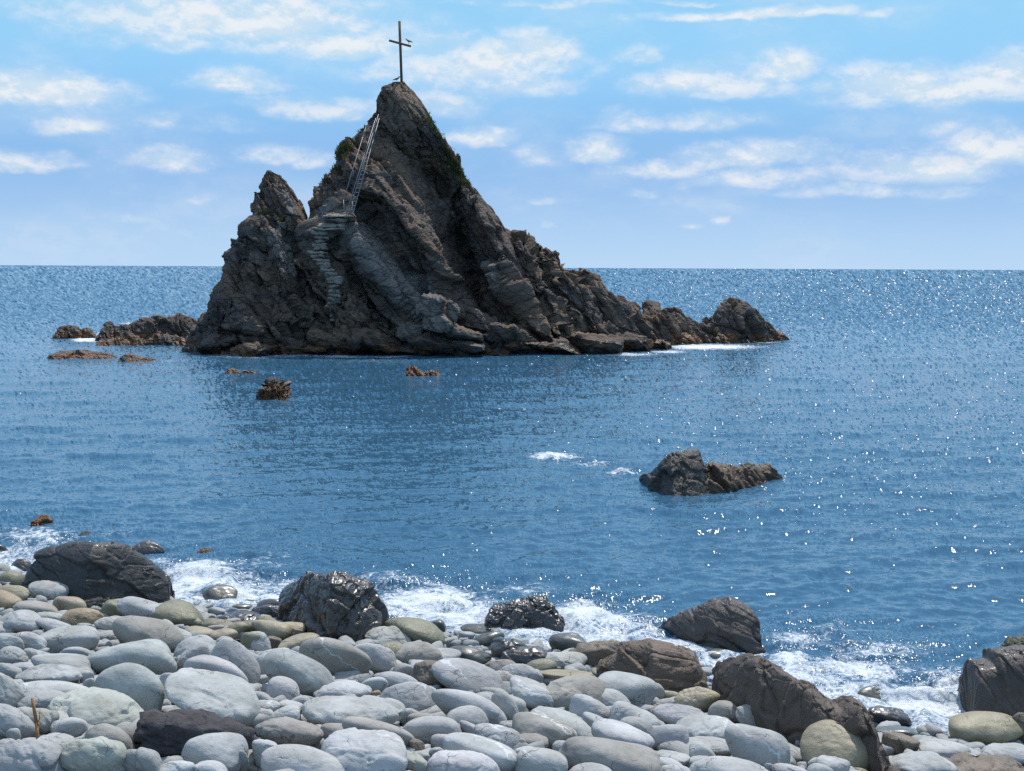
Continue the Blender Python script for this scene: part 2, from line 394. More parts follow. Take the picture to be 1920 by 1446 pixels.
# ------------------------------------------------------------------ sea
FOAM = [(60, 1012, 120, 30, .75), (200, 1000, 90, 18, .4), (380, 1085, 110, 40, .85), (455, 1112, 85, 26, .85), (480, 1060, 130, 36, .5), (335, 1100, 40, 36, .8),
        (800, 1130, 120, 42, 1.0), (860, 1165, 80, 28, .95), (720, 1092, 120, 24, .55), (980, 1108, 160, 24, .5), (1090, 1160, 90, 36, .95), (1150, 1175, 120, 26, .75),
        (900, 1185, 70, 20, .8), (1500, 1200, 80, 26, .7), (1480, 1250, 60, 28, .85), (1600, 1262, 150, 34, .8), (1720, 1322, 105, 42, 1.0), (1650, 1220, 170, 26, .6), (1780, 1285, 80, 36, .75),
        (1560, 1180, 110, 18, .5), (1420, 1235, 60, 16, .7), (1040, 857, 66, 9, .85), (1110, 870, 66, 7, .62), (1165, 888, 40, 7, .7), (560, 665, 70, 3, .8), (640, 669, 80, 3, .7), (730, 669, 70, 3, .65), (900, 666, 70, 2.5, .65), (980, 665, 80, 2, .5), (1180, 665, 70, 3, .75), (1325, 916, 28, 6, .7), (1390, 905, 60, 5, .5),
        (1330, 651, 120, 6, 1.0), (1250, 660, 50, 4, .8), (1420, 641, 50, 4, .8), (160, 637, 34, 7, 1.0), (245, 607, 36, 4, .7), (196, 628, 22, 6, .9), (330, 676, 160, 7, .45),
        (500, 668, 170, 6, .55), (700, 678, 160, 6, .4), (790, 701, 50, 7, .55), (515, 746, 45, 5, .5), (450, 697, 60, 5, .45), (150, 672, 90, 6, .45), (870, 662, 50, 3, .6)]

SHORE = [(-30, 26.5), (-8.3, 20.8), (-4.75, 18.7), (-0.8, 17.3), (2.3, 15.9), (3.4, 14.6), (4.3, 13.7), (5.4, 13.4), (9, 13.6), (30, 15)]

def build_sea():
    dd = 0.00078
    dep = list(np.arange(0.46, 0.0032, -dd)) + [0.0026, 0.002, 0.0014, 0.0009, 0.0005, 0.00025, 0.00016]
    r = CAM_H / np.tan(np.array(dep))
    th = np.arange(-0.66, 0.66, 0.00092)
    R, T = np.meshgrid(r, th, indexing='ij')
    nu, nv = R.shape
    x = (R * np.sin(T)).ravel(); y = (R * np.cos(T)).ravel(); R = R.ravel(); T = T.ravel()
    dr = (R * R + CAM_H ** 2) / CAM_H * dd; dt = R * 0.00092
    g = np.random.default_rng(3)
    N = 96
    lam = np.exp(g.uniform(math.log(0.16), math.log(6.0), N))
    ang = g.normal(0, 1, N) * np.where(lam > .5, .36, .6) + 0.12                     # travelling towards the beach
    ph = g.uniform(0, 2 * np.pi, N)
    slope = 0.035 * np.interp(np.log(lam), np.log([.16, .25, .9, 1.4, 6]), [1.2, 1.55, 1.28, .5, .28])
    P2 = np.stack([x, y, np.zeros_like(x)], 1)
    gust = 0.75 + 0.55 * fbm(P2 * np.array([0.05, 0.022, 1]), 3, 5)
    wx = 0.35 * vnoise(P2 * 0.5, 41); wy = 0.35 * vnoise(P2 * 0.5, 43)
    zz = np.zeros_like(x); lost = np.zeros_like(x)
    for k in range(N):
        kk = 2 * np.pi / lam[k]
        dx, dy = math.sin(ang[k]), -math.cos(ang[k])
        kr = np.abs(dx * np.sin(T) + dy * np.cos(T)); kt = np.abs(dx * np.cos(T) - dy * np.sin(T))
        s = kk * np.maximum(kr * dr, kt * dt)             # phase step between neighbouring vertices
        w = 1 - sstep(1.5, 2.9, s)
        a = slope[k] / kk
        lost += (1 - w * w) * slope[k] ** 2 / 2
        m = w > 0
        pm = kk * (dx * (x[m] + wx[m]) + dy * (y[m] + wy[m])) + ph[k]
        c = np.sin(pm)
        zz[m] += w[m] * a * (c - 0.30 * (1 - 2 * c * c))
    zz *= gust
    px, py = proj(np.stack([x, y, 0 * x], 1))
    F = np.zeros_like(x)
    for (cx, cy, rx, ry, am) in FOAM:
        F = np.maximum(F, am * np.exp(-(((px - cx) / rx) ** 2 + ((py - cy) / ry) ** 2)))
    G = np.zeros_like(x)      # broken, glittering water around the surf
    for (cx, cy, rx, ry, am) in FOAM:
        if cy > 960: G = np.maximum(G, am * np.exp(-(((px - cx) / (rx * 1.5)) ** 2 + ((py - cy + 8) / (ry * 1.6)) ** 2)))
    # surf band along the stones, in ragged tongues
    from_shore = y - np.interp(x, [s_[0] for s_ in SHORE], [s_[1] for s_ in SHORE])
    tong = 1.9 + 1.3 * vnoise(P2 * 0.55, 91) + 0.5 * vnoise(P2 * 1.7, 92)
    F = np.maximum(F, 0.70 * sstep(tong, tong * 0.25, np.abs(from_shore - 0.3)))
    n2 = fbm(P2 * np.array([2.2, 2.2, 1]), 4, 77)
    zz += F * 0.10 * np.clip(n2 + 0.1, -0.3, 1) * np.clip(40 / R, 0, 1)
    lip = 1 - np.abs(vnoise(P2 * np.array([0.55, 1.9, 1]), 81)); zz += 0.13 * F * sstep(0.72, 1.0, lip) * np.clip(40 / R, 0, 1)
    co = np.stack([x, y, zz], 1)
    o = new_mesh('sea', co, grid_faces(nu, nv)[:, ::-1], None)
    me = o.data
    A = me.attributes.new('foam', 'FLOAT', 'POINT'); A.data.foreach_set('value', F.astype(np.float32))
    sd_ = np.sqrt(lost) * np.clip(gust, 0.6, 1.3)
    # slopes too small for the mesh: one random tilt per vertex
    far = np.clip(sd_ / 0.15, 0, 1)
    wild = g.uniform(0, 1, nu * nv) < (0.065 + 0.135 * sstep(60, 200, R)) * (0.3 + 0.9 * sstep(-0.30, 0.30, T))
    # facets turned towards the viewer hide those turned away, the more so the flatter the view
    rad = far * np.where(wild, -0.44 + 0.20 * g.normal(0, 1, nu * nv), -0.15 * sstep(45, 150, R) + 0.08 * g.normal(0, 1, nu * nv))
    tan = far * np.where(wild, 0.19, 0.07) * g.normal(0, 1, nu * nv)
    G = np.maximum(F, G); rad = rad - G * 0.16 + G * 0.34 * g.normal(0, 1, nu * nv); tan = tan + G * 0.26 * g.normal(0, 1, nu * nv)
    tl = np.stack([rad * np.sin(T) + tan * np.cos(T), rad * np.cos(T) - tan * np.sin(T)], 1)
    tv = np.concatenate([tl, np.zeros((nu * nv, 1))], 1).astype(np.float32)
    A = me.attributes.new('tilt', 'FLOAT_VECTOR', 'POINT'); A.data.foreach_set('vector', tv.ravel())
    m, nt = mat('sea_water')
    geo = nd(nt, 'ShaderNodeNewGeometry'); P = geo.outputs['Position']
    af = nd(nt, 'ShaderNodeAttribute', attribute_name='foam').outputs['Fac']
    at = nd(nt, 'ShaderNodeAttribute', attribute_name='tilt').outputs['Vector']
    rp = nd(nt, 'ShaderNodeMapping', inp={'Vector': P, 'Scale': (0.55, 1.3, 1)}).outputs[0]
    rip = noise(nt, rp, 8.0, 2, 0.5)
    rv = vmt(nt, 'MULTIPLY', vmt(nt, 'SUBTRACT', rip.outputs['Color'], (.5, .5, .5)).outputs[0], (0.40, 0.62, 0)).outputs[0]
    rv2 = vmt(nt, 'SCALE', vmt(nt, 'MULTIPLY', vmt(nt, 'SUBTRACT', noise(nt, P, 30.0, 2).outputs['Color'], (.5, .5, .5)).outputs[0], (1.2, 1.2, 0)).outputs[0], scale=af).outputs[0]
    nv_ = vmt(nt, 'NORMALIZE', vmt(nt, 'ADD', vmt(nt, 'ADD', vmt(nt, 'ADD', geo.outputs['Normal'], at).outputs[0], rv).outputs[0], rv2).outputs[0]).outputs[0]
    big = noise(nt, P, 0.09, 3)
    wc = mixc(nt, big.outputs[0], (0.032, 0.098, 0.165), (0.042, 0.120, 0.198))
    water = nd(nt, 'ShaderNodeBsdfPrincipled', inp={'Base Color': wc, 'Roughness': 0.10, 'IOR': 1.333, 'Normal': nv_})
    f1 = noise(nt, P, 3.4, 8, 0.72, 1.2); f2 = noise(nt, P, 17.0, 5, 0.75, 0.5)
    ff = mth(nt, 'ADD', mth(nt, 'MULTIPLY', af, 0.50), mth(nt, 'ADD', mth(nt, 'MULTIPLY', f1.outputs[0], 0.75), mth(nt, 'MULTIPLY', f2.outputs[0], 0.55)))
    fm = mth(nt, 'MULTIPLY', maprange(nt, ff, 0.86, 1.10), maprange(nt, af, 0.05, 0.3))
    fb = nd(nt, 'ShaderNodeBump', inp={'Strength': 0.8, 'Distance': 0.05, 'Height': f2.outputs[0]})
    foam = nd(nt, 'ShaderNodeBsdfPrincipled', inp={'Base Color': (0.80, 0.83, 0.85, 1), 'Roughness': 0.55, 'Normal': fb.outputs[0]})
    mx = nd(nt, 'ShaderNodeMixShader', inp={0: mth(nt, 'MULTIPLY', fm, 0.9)})
    nt.links.new(water.outputs[0], mx.inputs[1]); nt.links.new(foam.outputs[0], mx.inputs[2])
    finish(nt, mx); me.materials.append(m)
    tag(o, 'rippling blue sea with sun glitter and surf', kind='structure')
    return o
build_sea()

# ------------------------------------------------------------------ rock builders
BED = math.radians(52)
BL = np.array([math.cos(BED), 0, -math.sin(BED)]); BN = np.array([math.sin(BED), 0, math.cos(BED)])

def crag(co, nrm, amp, size, seed, octs=3, bed=True, warp=0.35, gain=0.38, fine=0.09):
    """fractured block relief: every cell gets its own height and tilt; cells are long along the bedding"""
    if bed is not True and bed is not False:
        b_ = math.radians(bed); L_ = np.array([math.cos(b_), 0, -math.sin(b_)]); N_ = np.array([math.sin(b_), 0, math.cos(b_)])
        q = np.stack([co @ L_ * 0.3, co[:, 1] * 0.6, co @ N_ * 1.4], 1)
    elif bed: q = np.stack([co @ BL * 0.42, co[:, 1] * 0.8, co @ BN * 1.25], 1)
    else: q = co.copy()
    d = np.zeros(len(co)); s, a = size, amp
    for o in range(octs):
        p = q / s
        p = p + warp * np.stack([fbm(p * 1.3 + 3.1 * k, 2, seed + 50 * k) for k in range(3)], 1)
        f1, f2, r, dl = cells(p, seed + 7 * o)
        tl = (r[:, :3] - 0.5)
        edge = sstep(0.0, 0.08, f2 - f1)
        d += a * ((r[:, 3] - 0.5) * 1.3 + (dl * tl).sum(1) * 2.0) - a * (0.30 if o < 2 else 0.12) * (1 - edge)
        s *= 0.42; a *= gain
    d += fine * amp * fbm(co / (size * 0.14), 4, seed + 99, 0.55)
    return co + nrm * d[:, None]

def interp(xs, tab):
    tab = np.array(tab, float); return np.stack([np.interp(xs, tab[:, 0], tab[:, k]) for k in range(1, tab.shape[1])], 1)

def seg_dist(px, py, poly):
    best = np.full(len(px), 1e9)
    for (x0, y0), (x1, y1) in zip(poly[:-1], poly[1:]):
        vx, vy = x1 - x0, y1 - y0
        t = np.clip(((px - x0) * vx + (py - y0) * vy) / (vx * vx + vy * vy), 0, 1)
        best = np.minimum(best, np.hypot(px - x0 - t * vx, py - y0 - t * vy))
    return best

def loft(levels, nz, nt_, ex=0.9):
    """levels: (py, px_left, px_right, axis_distance, half_depth), top to bottom"""
    ys = np.linspace(levels[0][0], levels[-1][0], nz)
    tb = interp(ys, levels)
    th = np.linspace(0, 2 * np.pi, nt_, endpoint=False)
    ct = np.sign(np.cos(th)) * np.abs(np.cos(th)) ** ex; st = np.sign(np.sin(th)) * np.abs(np.sin(th)) ** ex
    rows = []
    for y, (xl, xr, Yc, b) in zip(ys, tb):
        L = at_y(xl, y, Yc); R_ = at_y(xr, y, Yc)
        c = (L + R_) / 2; a = (R_[0] - L[0]) / 2
        rows.append(np.stack([c[0] + a * ct, Yc + b * st, np.full(nt_, c[2])], 1))
    top = rows[0].mean(0)
    rows[0] = rows[0] * 0.15 + top * 0.85
    return np.concatenate(rows), grid_faces(nz, nt_, True)[:, ::-1]

def ridge(top, nx, nt_, kdepth, power=1.8, base=-0.5, bmin=0.4, lean=0.0, zmin=0.15):
    """top: (px, py, axis_distance); a solid under that crest line, falling to the base in front and behind"""
    top = np.array(top, float)
    xs = np.linspace(top[0, 0], top[-1, 0], nx)
    tb = interp(xs, top)
    t = np.sign(np.linspace(-1, 1, nt_)) * np.abs(np.linspace(-1, 1, nt_)) ** 0.8
    rows = []
    for px, (py, Yc) in zip(xs, tb):
        C = at_y(px, py, Yc)
        Hh = max(C[2] - base, zmin)
        if px in (xs[0], xs[-1]): Hh = 0.02      # close both ends
        b = bmin + kdepth * Hh
        prof = 1 - np.abs(t) ** power
        rows.append(np.stack([np.full(nt_, C[0]), Yc + b * t + lean * Hh * prof, base + Hh * prof], 1))
    return np.concatenate(rows), grid_faces(nx, nt_)[:, ::-1]

def polyrock(sub, seed, npl=12, p=8.0, flat=None, rough=0.05, dmin=0.62):
    """rounded convex stone in the unit box: soft intersection of random half spaces"""
    g = np.random.default_rng(seed)
    D, Fc = ICO[sub]
    n = g.normal(0, 1, (npl, 3)); n /= np.linalg.norm(n, axis=1, keepdims=True)
    n = np.concatenate([n, np.eye(3), -np.eye(3)]); d = np.concatenate([g.uniform(dmin, 1.0, npl), g.uniform(1.0, 1.18, 6)])
    s = (np.maximum(D @ n.T, 0) / d) ** p
    r = s.sum(1) ** (-1 / p)
    co = D * r[:, None]
    co = co + D * (rough * fbm(D * 1.6 + seed * 3.7, 3, seed))[:, None]
    lo, hi = co.min(0), co.max(0)
    return (co - (lo + hi) / 2) / ((hi - lo) / 2), Fc

# ------------------------------------------------------------------ the island
island = empty('rock_island', (at_z(780, 665)[0], 78, 0))
tag(island, 'tall jagged dark rock island with a pointed peak standing in the sea', 'rock island')
def island_part(name, co, fc, parent=island):
    o = new_mesh(name, co, fc, M_ISLAND, None)
    if parent is not None:
        o.parent = parent; o.matrix_parent_inverse = Matrix.Translation(parent.location).inverted()
    return o

def relief(co, nrm, feats):
    """push the front face in or out along lines traced on the cliff"""
    px, py = proj(co)
    front = np.clip(-nrm[:, 1] * 2.0, 0, 1)
    d = np.zeros(len(co))
    for poly, w, a in feats:
        s = seg_dist(px, py, poly)
        d += a * np.exp(-(s / w) ** 2.0) * front
    co = co.copy(); co[:, 1] += d
    return co

PALE = []
def set_pale(o, spots):
    co = np.empty(len(o.data.vertices) * 3, np.float32); o.data.vertices.foreach_get('co', co); co = co.reshape(-1, 3)
    px, py = proj(co.astype(float)); v = np.zeros(len(px))
    n = fbm(co.astype(float) * 0.9, 3, 12)
    for (poly, w) in spots: v = np.maximum(v, np.exp(-(seg_dist(px, py, poly) / w) ** 2))
    v = sstep(0.3, 0.7, v + 0.35 * n)
    A = o.data.attributes.new('pale', 'FLOAT', 'POINT'); A.data.foreach_set('value', v.astype(np.float32))

MAIN = [(153, 736, 757, 80.5, .35), (163, 716, 766, 80.5, .6), (172, 711, 774, 80.4, .8), (190, 706, 789, 80.3, 1.1), (207, 703, 801, 80.2, 1.4), (235, 690, 815, 80.0, 1.8),
        (262, 664, 834, 79.9, 2.2), (285, 643, 852, 79.8, 2.6), (300, 634, 862, 79.7, 2.9), (335, 612, 878, 79.6, 3.3), (360, 599, 896, 79.5, 3.6), (385, 593, 914, 79.4, 3.9),
        (405, 590, 930, 79.4, 4.1), (445, 578, 955, 79.4, 4.5), (500, 560, 990, 79.3, 5.0), (560, 540, 1032, 79.3, 5.5), (600, 520, 1065, 79.2, 5.8), (640, 505, 1100, 79.2, 6.2), (668, 500, 1115, 79.2, 6.4)]
co, fc = loft(MAIN, 300, 560)
nr = vnormals(co, fc)
FEATS = [([(800, 300), (832, 380), (868, 460), (900, 540), (950, 610)], 44, 3.6), ([(862, 450), (885, 520), (915, 580)], 26, 2.0),
         ([(700, 330), (770, 410), (828, 490)], 34, -1.1), ([(650, 400), (700, 470), (760, 550), (810, 590)], 26, -1.2), ([(690, 405), (745, 480), (800, 560)], 9, 0.8),
         ([(600, 440), (640, 525), (690, 590), (750, 650)], 13, -1.0), ([(632, 480), (672, 545), (720, 610), (770, 645)], 9, 1.1), ([(655, 500), (700, 560), (770, 625)], 11, -0.8),
         ([(715, 205), (700, 300), (668, 390)], 20, 0.7), ([(720, 250), (760, 300), (815, 350)], 14, 0.9), ([(750, 190), (800, 260), (850, 340), (900, 420)], 22, -0.6),
         ([(905, 400), (960, 520), (1010, 620)], 30, -0.9), ([(1000, 560), (1050, 650)], 12, 0.9), ([(930, 440), (990, 560)], 9, 0.5)]
co = relief(co, nr, FEATS)
nr = vnormals(co, fc)
amp = np.clip((co[:, 2]) / 16, 0, 1)
co2 = crag(co, nr, 1.15, 2.7, 21, 4, bed=54.0, gain=.36, fine=.06)
px, py = proj(co)
k = 1 - 0.82 * sstep(360, 190, py)
k = k * (0.28 + 0.72 * sstep(0.15, 0.55, np.abs(nr[:, 1])))
co = co + (co2 - co) * k[:, None]
co = crag(co, vnormals(co, fc), .10, .9, 27, 2, gain=.5, fine=0)
main_o = island_part('main_peak', co, fc)
set_pale(main_o, [([(655, 420), (705, 480), (745, 540), (800, 585)], 30), ([(740, 520), (790, 545)], 30), ([(880, 430), (905, 480), (925, 540)], 16), ([(610, 410), (660, 405)], 14), ([(620, 380), (600, 400)], 12)])

PINN = [(318, 500, 506, 77.6, .15), (324, 497, 514, 77.6, .3), (332, 492, 526, 77.6, .5), (342, 489, 536, 77.6, .7), (363, 482, 551, 77.5, 1.0), (388, 480, 566, 77.4, 1.3), (402, 482, 573, 77.3, 1.5), (424, 457, 583, 77.2, 1.9),
        (445, 456, 592, 77.1, 2.1), (470, 441, 600, 77.0, 2.4), (481, 424, 606, 77.0, 2.6), (515, 428, 616, 76.9, 2.9), (550, 408, 626, 76.9, 3.3), (580, 399, 634, 76.9, 3.7), (600, 376, 642, 76.9, 4.0),
        (632, 366, 655, 76.9, 4.3), (668, 356, 665, 76.9, 4.6)]
co, fc = loft(PINN, 240, 420)
nr = vnormals(co, fc)
co = relief(co, nr, [([(560, 400), (595, 480), (620, 560), (640, 640)], 14, -0.5), ([(500, 410), (560, 460), (575, 520)], 8, 0.5), ([(470, 450), (440, 560), (420, 640)], 14, 0.6),
                     ([(520, 440), (530, 540), (510, 620)], 30, -0.6), ([(585, 450), (600, 500), (625, 560), (628, 620)], 12, 0.5), ([(540, 590), (600, 610), (640, 650)], 12, -0.9)])
nr = vnormals(co, fc)
co2 = crag(co, nr, 0.70, 2.0, 33, 4, bed=62.0, gain=.38, fine=.06)
px, py = proj(co); k = 1 - 0.5 * sstep(470, 390, py)
k = k * (0.34 + 0.66 * sstep(0.15, 0.55, np.abs(nr[:, 1])))
co = co + (co2 - co) * k[:, None]
co = crag(co, vnormals(co, fc), .10, .9, 37, 2, gain=.5, fine=0)
pin_o = island_part('small_pinnacle', co, fc)
set_pale(pin_o, [([(535, 360), (550, 400)], 9), ([(575, 430), (590, 470)], 14), ([(525, 440), (545, 500)], 26), ([(600, 560), (620, 620)], 14)])

RID = [(905, 520, 79.3), (948, 470, 79.3), (962, 446, 79.3), (966, 437, 79.3), (975, 440, 79.2), (990, 447, 79.2), (1000, 465, 79.2), (1008, 470, 79.1), (1012, 460, 79.1), (1020, 463, 79.1), (1030, 464, 79.0), (1043, 458, 79.0),
       (1049, 474, 79.0), (1056, 490, 79.0), (1075, 496, 79.0), (1100, 497, 79.0), (1115, 504, 79.0), (1128, 522, 79.0), (1140, 541, 79.1), (1155, 556, 79.3), (1172, 572, 79.5), (1190, 590, 79.8), (1206, 607, 80), (1222, 635, 80.2), (1236, 652, 80.4), (1246, 664, 80.6)]
co, fc = ridge(RID, 340, 300, 0.62, 1.35, -0.5, 0.6)
nr = vnormals(co, fc)
co = relief(co, nr, [([(985, 470), (1030, 560), (1085, 650)], 16, -0.7), ([(1010, 500), (1060, 580), (1110, 650)], 9, 0.9), ([(1050, 500), (1110, 580), (1150, 650)], 18, -0.5), ([(1100, 520), (1130, 600)], 8, 0.6)])
nr = vnormals(co, fc)
co = crag(co, nr, 0.75, 1.6, 45, 4, bed=54.0, gain=.38, fine=.06)
rid_o = island_part('side_ridge', co, fc)

FARR = [(1150, 610, 84), (1165, 575, 84), (1178, 566, 84), (1196, 572, 84), (1203, 588, 84), (1214, 572, 84.5), (1222, 569, 85), (1240, 573, 85), (1262, 578, 85.5), (1275, 577, 86), (1288, 590, 86), (1305, 600, 86.5), (1316, 605, 87),
        (1328, 598, 87.3), (1345, 586, 87.6), (1362, 574, 88), (1378, 570, 88), (1395, 572, 88), (1408, 582, 88.3), (1424, 600, 88.8), (1440, 618, 89.3), (1456, 632, 89.8), (1470, 641, 90.2)]
co, fc = ridge(FARR, 260, 160, 0.8, 1.5, -0.5, 0.5)
co = crag(co, vnormals(co, fc), 0.5, 1.6, 57, 4)
island_part('low_reef', co, fc)
# foot slabs that dip into the water in front of the cliffs
def rock_at(px, py, w, h, Y, seed, lean=0.0, sub=5, npl=14, p=16, dep=0.8, crg=0.10, dmin=.62):
    c = at_y(px, py, Y); s = Y / FPX
    u, f_ = polyrock(sub, seed, npl, p, rough=0.03, dmin=dmin)
    u = u.copy(); u[:, 2] -= lean * u[:, 0]; u[:, 2] /= np.abs(u[:, 2]).max()
    cc = u * np.array([w * s / 2, w * s / 2 * dep, h * s / 2])
    if crg: cc = crag(cc + seed * 13.7, vnormals(cc, f_), crg * h * s, max(w, h) * s * 0.3, seed, 3) - seed * 13.7
    return cc + c, f_
# surface of the island, for things that stand on it
def tris(o):
    me = o.data; me.calc_loop_triangles()
    v = np.empty(len(me.vertices) * 3, np.float32); me.vertices.foreach_get('co', v)
    t = np.empty(len(me.loop_triangles) * 3, np.int32); me.loop_triangles.foreach_get('vertices', t)
    return v.reshape(-1, 3), t.reshape(-1, 3)
_v, _t, _k = [], [], 0
for o in (main_o, pin_o, rid_o):
    v, t = tris(o); _v.append(v); _t.append(t + _k); _k += len(v)
BVH = BVHTree.FromPolygons(np.concatenate(_v).tolist(), np.concatenate(_t).tolist())
def hit(px, py):
    d = ray(px, py)
    loc, n, i, ds = BVH.ray_cast(Vector(CAMP), Vector(d))
    return (np.array(loc), np.array(n)) if loc is not None else (None, None)

slabs = []
for i, (x, y, w, h, Y, ln) in enumerate([(700, 640, 150, 60, 73.6, .5), (640, 645, 110, 50, 73.4, .4), (590, 655, 90, 26, 73.2, .2), (770, 655, 120, 26, 73.2, .3), (955, 640, 120, 60, 74.2, .3), (1030, 650, 120, 40, 74.0, .2),
                                         (1110, 648, 110, 44, 75.0, .1), (1180, 645, 90, 44, 76.5, .2), (1225, 650, 60, 26, 77.5, .3), (480, 655, 100, 30, 74.0, .0), (420, 645, 90, 36, 76.0, -.1), (720, 610, 90, 70, 74.6, .7), (660, 595, 70, 90, 74.6, .6)]):
    P_ = hit(x, y)[0]; Y = (P_[1] if P_ is not None else Y + .5) - .15
    slabs.append(rock_at(x, y, w, h, Y, 300 + i, ln, crg=0.16))
co, fc = join(slabs)
island_part('foot_slabs', co, fc)

# rough stone steps climbing the gap
STEPS = [(970, 1165, 375), (985, 1125, 402), (930, 1110, 440), (885, 1100, 466), (885, 1020, 490), (905, 1000, 520), (910, 985, 545), (895, 985, 570), (905, 985, 592), (855, 990, 625), (880, 995, 648), (890, 1005, 672), (920, 1005, 695), (935, 1010, 718),
         (945, 1040, 745), (975, 1060, 772), (985, 1095, 800), (990, 1085, 822), (1000, 1065, 850), (1000, 1070, 880), (1000, 1075, 910), (995, 1078, 936), (990, 1080, 960), (985, 1080, 990), (1005, 1080, 1020), (1010, 1080, 1045), (1010, 1085, 1072)]
pts = []
for (a, b, y) in STEPS:
    xa, xb, yy = 340 + a / 3.614, 340 + b / 3.614, 300 + y / 3.614
    ys_ = [hit(xx, yy)[0] for xx in np.linspace(xa, xb, 5)]
    ys_ = [q[1] for q in ys_ if q is not None]
    pts.append([xa, xb, yy, np.mean(ys_) if ys_ else 75.5])
pts = np.array(pts)
yd = pts[:, 3].copy()
for _ in range(4): yd[1:-1] = (yd[:-2] + yd[1:-1] * 2 + yd[2:]) / 4
stair_parts = []
for i, (xa, xb, yy, _y) in enumerate(pts):
    stair_parts.append(rock_at((xa + xb) / 2, yy + 7, (xb - xa) * 1.25, 26, yd[i] + 0.05, 700 + i, 0, 4, 12, 12, 0.8, 0.12))
co, fc = join(stair_parts)
stairs = island_part('stone_staircase', co, fc)
stairs['label'] = 'steep flight of rough stone steps climbing the gap to the ladder'
for i, (xa, xb, yy, _y) in enumerate(pts):
    cc, ff = rock_at((xa + xb) / 2, yy + 1.5, (xb - xa) * 1.04, 7.6, yd[i] - 0.72, 800 + i, 0, 4, 10, 22, 0.62, 0.25, .8)
    s = new_mesh('step', cc, ff, M_STEP); s.parent = stairs
    s.matrix_parent_inverse = (stairs.matrix_parent_inverse.copy() if False else Matrix.Identity(4))
    A = s.data.attributes.new('pale', 'FLOAT', 'POINT'); A.data.foreach_set('value', np.full(len(cc), 0.9, np.float32))
    s.matrix_parent_inverse = Matrix.Identity(4)

# ------------------------------------------------------------------ cross, ladder, birds, grass on the island
def part(name, cf, m, parent, smooth=True):
    o = new_mesh(name, cf[0], cf[1], m, None, smooth)
    o.parent = parent; o.matrix_parent_inverse = Matrix.Translation(parent.location).inverted()
    return o
def bar(p, q, w, d):
    """square timber with softened edges"""
    c, f = tube(p, q, w * 0.72, 12); return c, f
CRY = 80.4
b0 = at_y(753.5, 168, CRY); b1 = at_y(749, 40, CRY)
cross = empty('summit_cross', b0); tag(cross, 'tall thin brown wooden cross standing on the island summit', 'cross')
part('post', bar(b0, b1, 0.115, .1), M_CROSS, cross)
xl, xr = at_y(729.5, 76, CRY - .17), at_y(770.5, 87, CRY - .17)
part('crossbar', bar(xl, xr, 0.095, .1), M_CROSS, cross)

def bird(name, px, py, Y, size, face, label, low=False):
    c = at_y(px, py, Y); s = size
    pts_ = [(-.95, 0, .02, .06), (-.55, 0, .12, .14), (-.1, 0, .3, .24), (.3, 0, .42, .22), (.5, 0, .62, .12), (.62, 0, .78, .13), (.74, 0, .79, .06), (.92, 0, .74, .025)]
    v = [Vector((a * face, b, z)) * s for a, b, z, r in pts_]; e = [(i, i + 1) for i in range(7)]; rad = [r for *_, r in pts_]
    for sy in (-.09, .09):
        k0 = len(v); v += [Vector((0, sy, .05)) * s, Vector((.03 * face, sy, -.32)) * s, Vector((.16 * face, sy, -.34)) * s]; e += [(2, k0), (k0, k0 + 1), (k0 + 1, k0 + 2)]; rad += [.07, .03, .03]
    me = bpy.data.meshes.new(name); me.from_pydata([tuple(x) for x in v], e, [])
    o = bpy.data.objects.new(name, me); COL.objects.link(o)
    sk = o.modifiers.new('body', 'SKIN'); sb = o.modifiers.new('smooth', 'SUBSURF'); sb.levels = sb.render_levels = 2
    for i, r in enumerate(rad): me.skin_vertices[0].data[i].radius = (r * s * .85, r * s)
    me.skin_vertices[0].data[2].use_root = True
    dg = bpy.context.evaluated_depsgraph_get(); ev = bpy.data.meshes.new_from_object(o.evaluated_get(dg))
    o.modifiers.clear(); o.data = ev; ev.name = name; ev.materials.append(M_BIRD)
    for p_ in ev.polygons: p_.use_smooth = True
    o.location = c; return tag(o, label, 'bird')
bird('bird', 766.5, 79.5, CRY - .17, 0.26, -1, 'small dark bird perched on the outer end of the crossbar')
bird('bird', 744, 150.5, CRY - .2, 0.28, 1, 'small dark bird standing on the summit rock at the foot of the cross')

lad = empty('metal_ladder', at_y(657, 399, 75.4)); tag(lad, 'long steel ladder with a handrail leaning against the peak above the steps', 'ladder')
def lad_depth():
    hs_ = []
    for t in np.linspace(0, 1, 12):
        h_ = hit(655 + 55 * t, 397 - 180 * t)[0]
        hs_.append(h_[1] if h_ is not None else np.nan)
    return np.array(hs_)
hs_ = lad_depth(); tt = np.linspace(0, 1, 12); ok = ~np.isnan(hs_)
A_ = np.polyfit(tt[ok], hs_[ok], 1)
offm = np.min(hs_[ok] - np.polyval(A_, tt[ok]))
LY = lambda t: np.polyval(A_, t) + offm - 0.15
def lp(px, py, dy=0.0):
    t = (399 - py) / 184.0; return at_y(px, py, LY(t) + dy)
lb, lt, rb, rtp = (649.5, 399), (704.5, 222), (662.5, 399), (711, 222)
for (q0, q1) in ((lb, lt), (rb, rtp)): part('rail', tube(lp(*q0), lp(*q1), 0.024), M_STEEL, lad)
for i in range(21):
    t = (i + 0.6) / 21.5
    a = (lb[0] + (lt[0] - lb[0]) * t, lb[1] + (lt[1] - lb[1]) * t); b = (rb[0] + (rtp[0] - rb[0]) * t, rb[1] + (rtp[1] - rb[1]) * t)
    part('rung', tube(lp(*a), lp(*b), 0.017, 6), M_STEEL, lad)
hr = [(645.5, 398), (644, 375), (686, 238), (697, 238)]
part('handrail', join([tube(lp(*hr[i], -.5 if i else -.1), lp(*hr[i + 1], -.5), 0.020) for i in range(3)]), M_STEEL, lad)
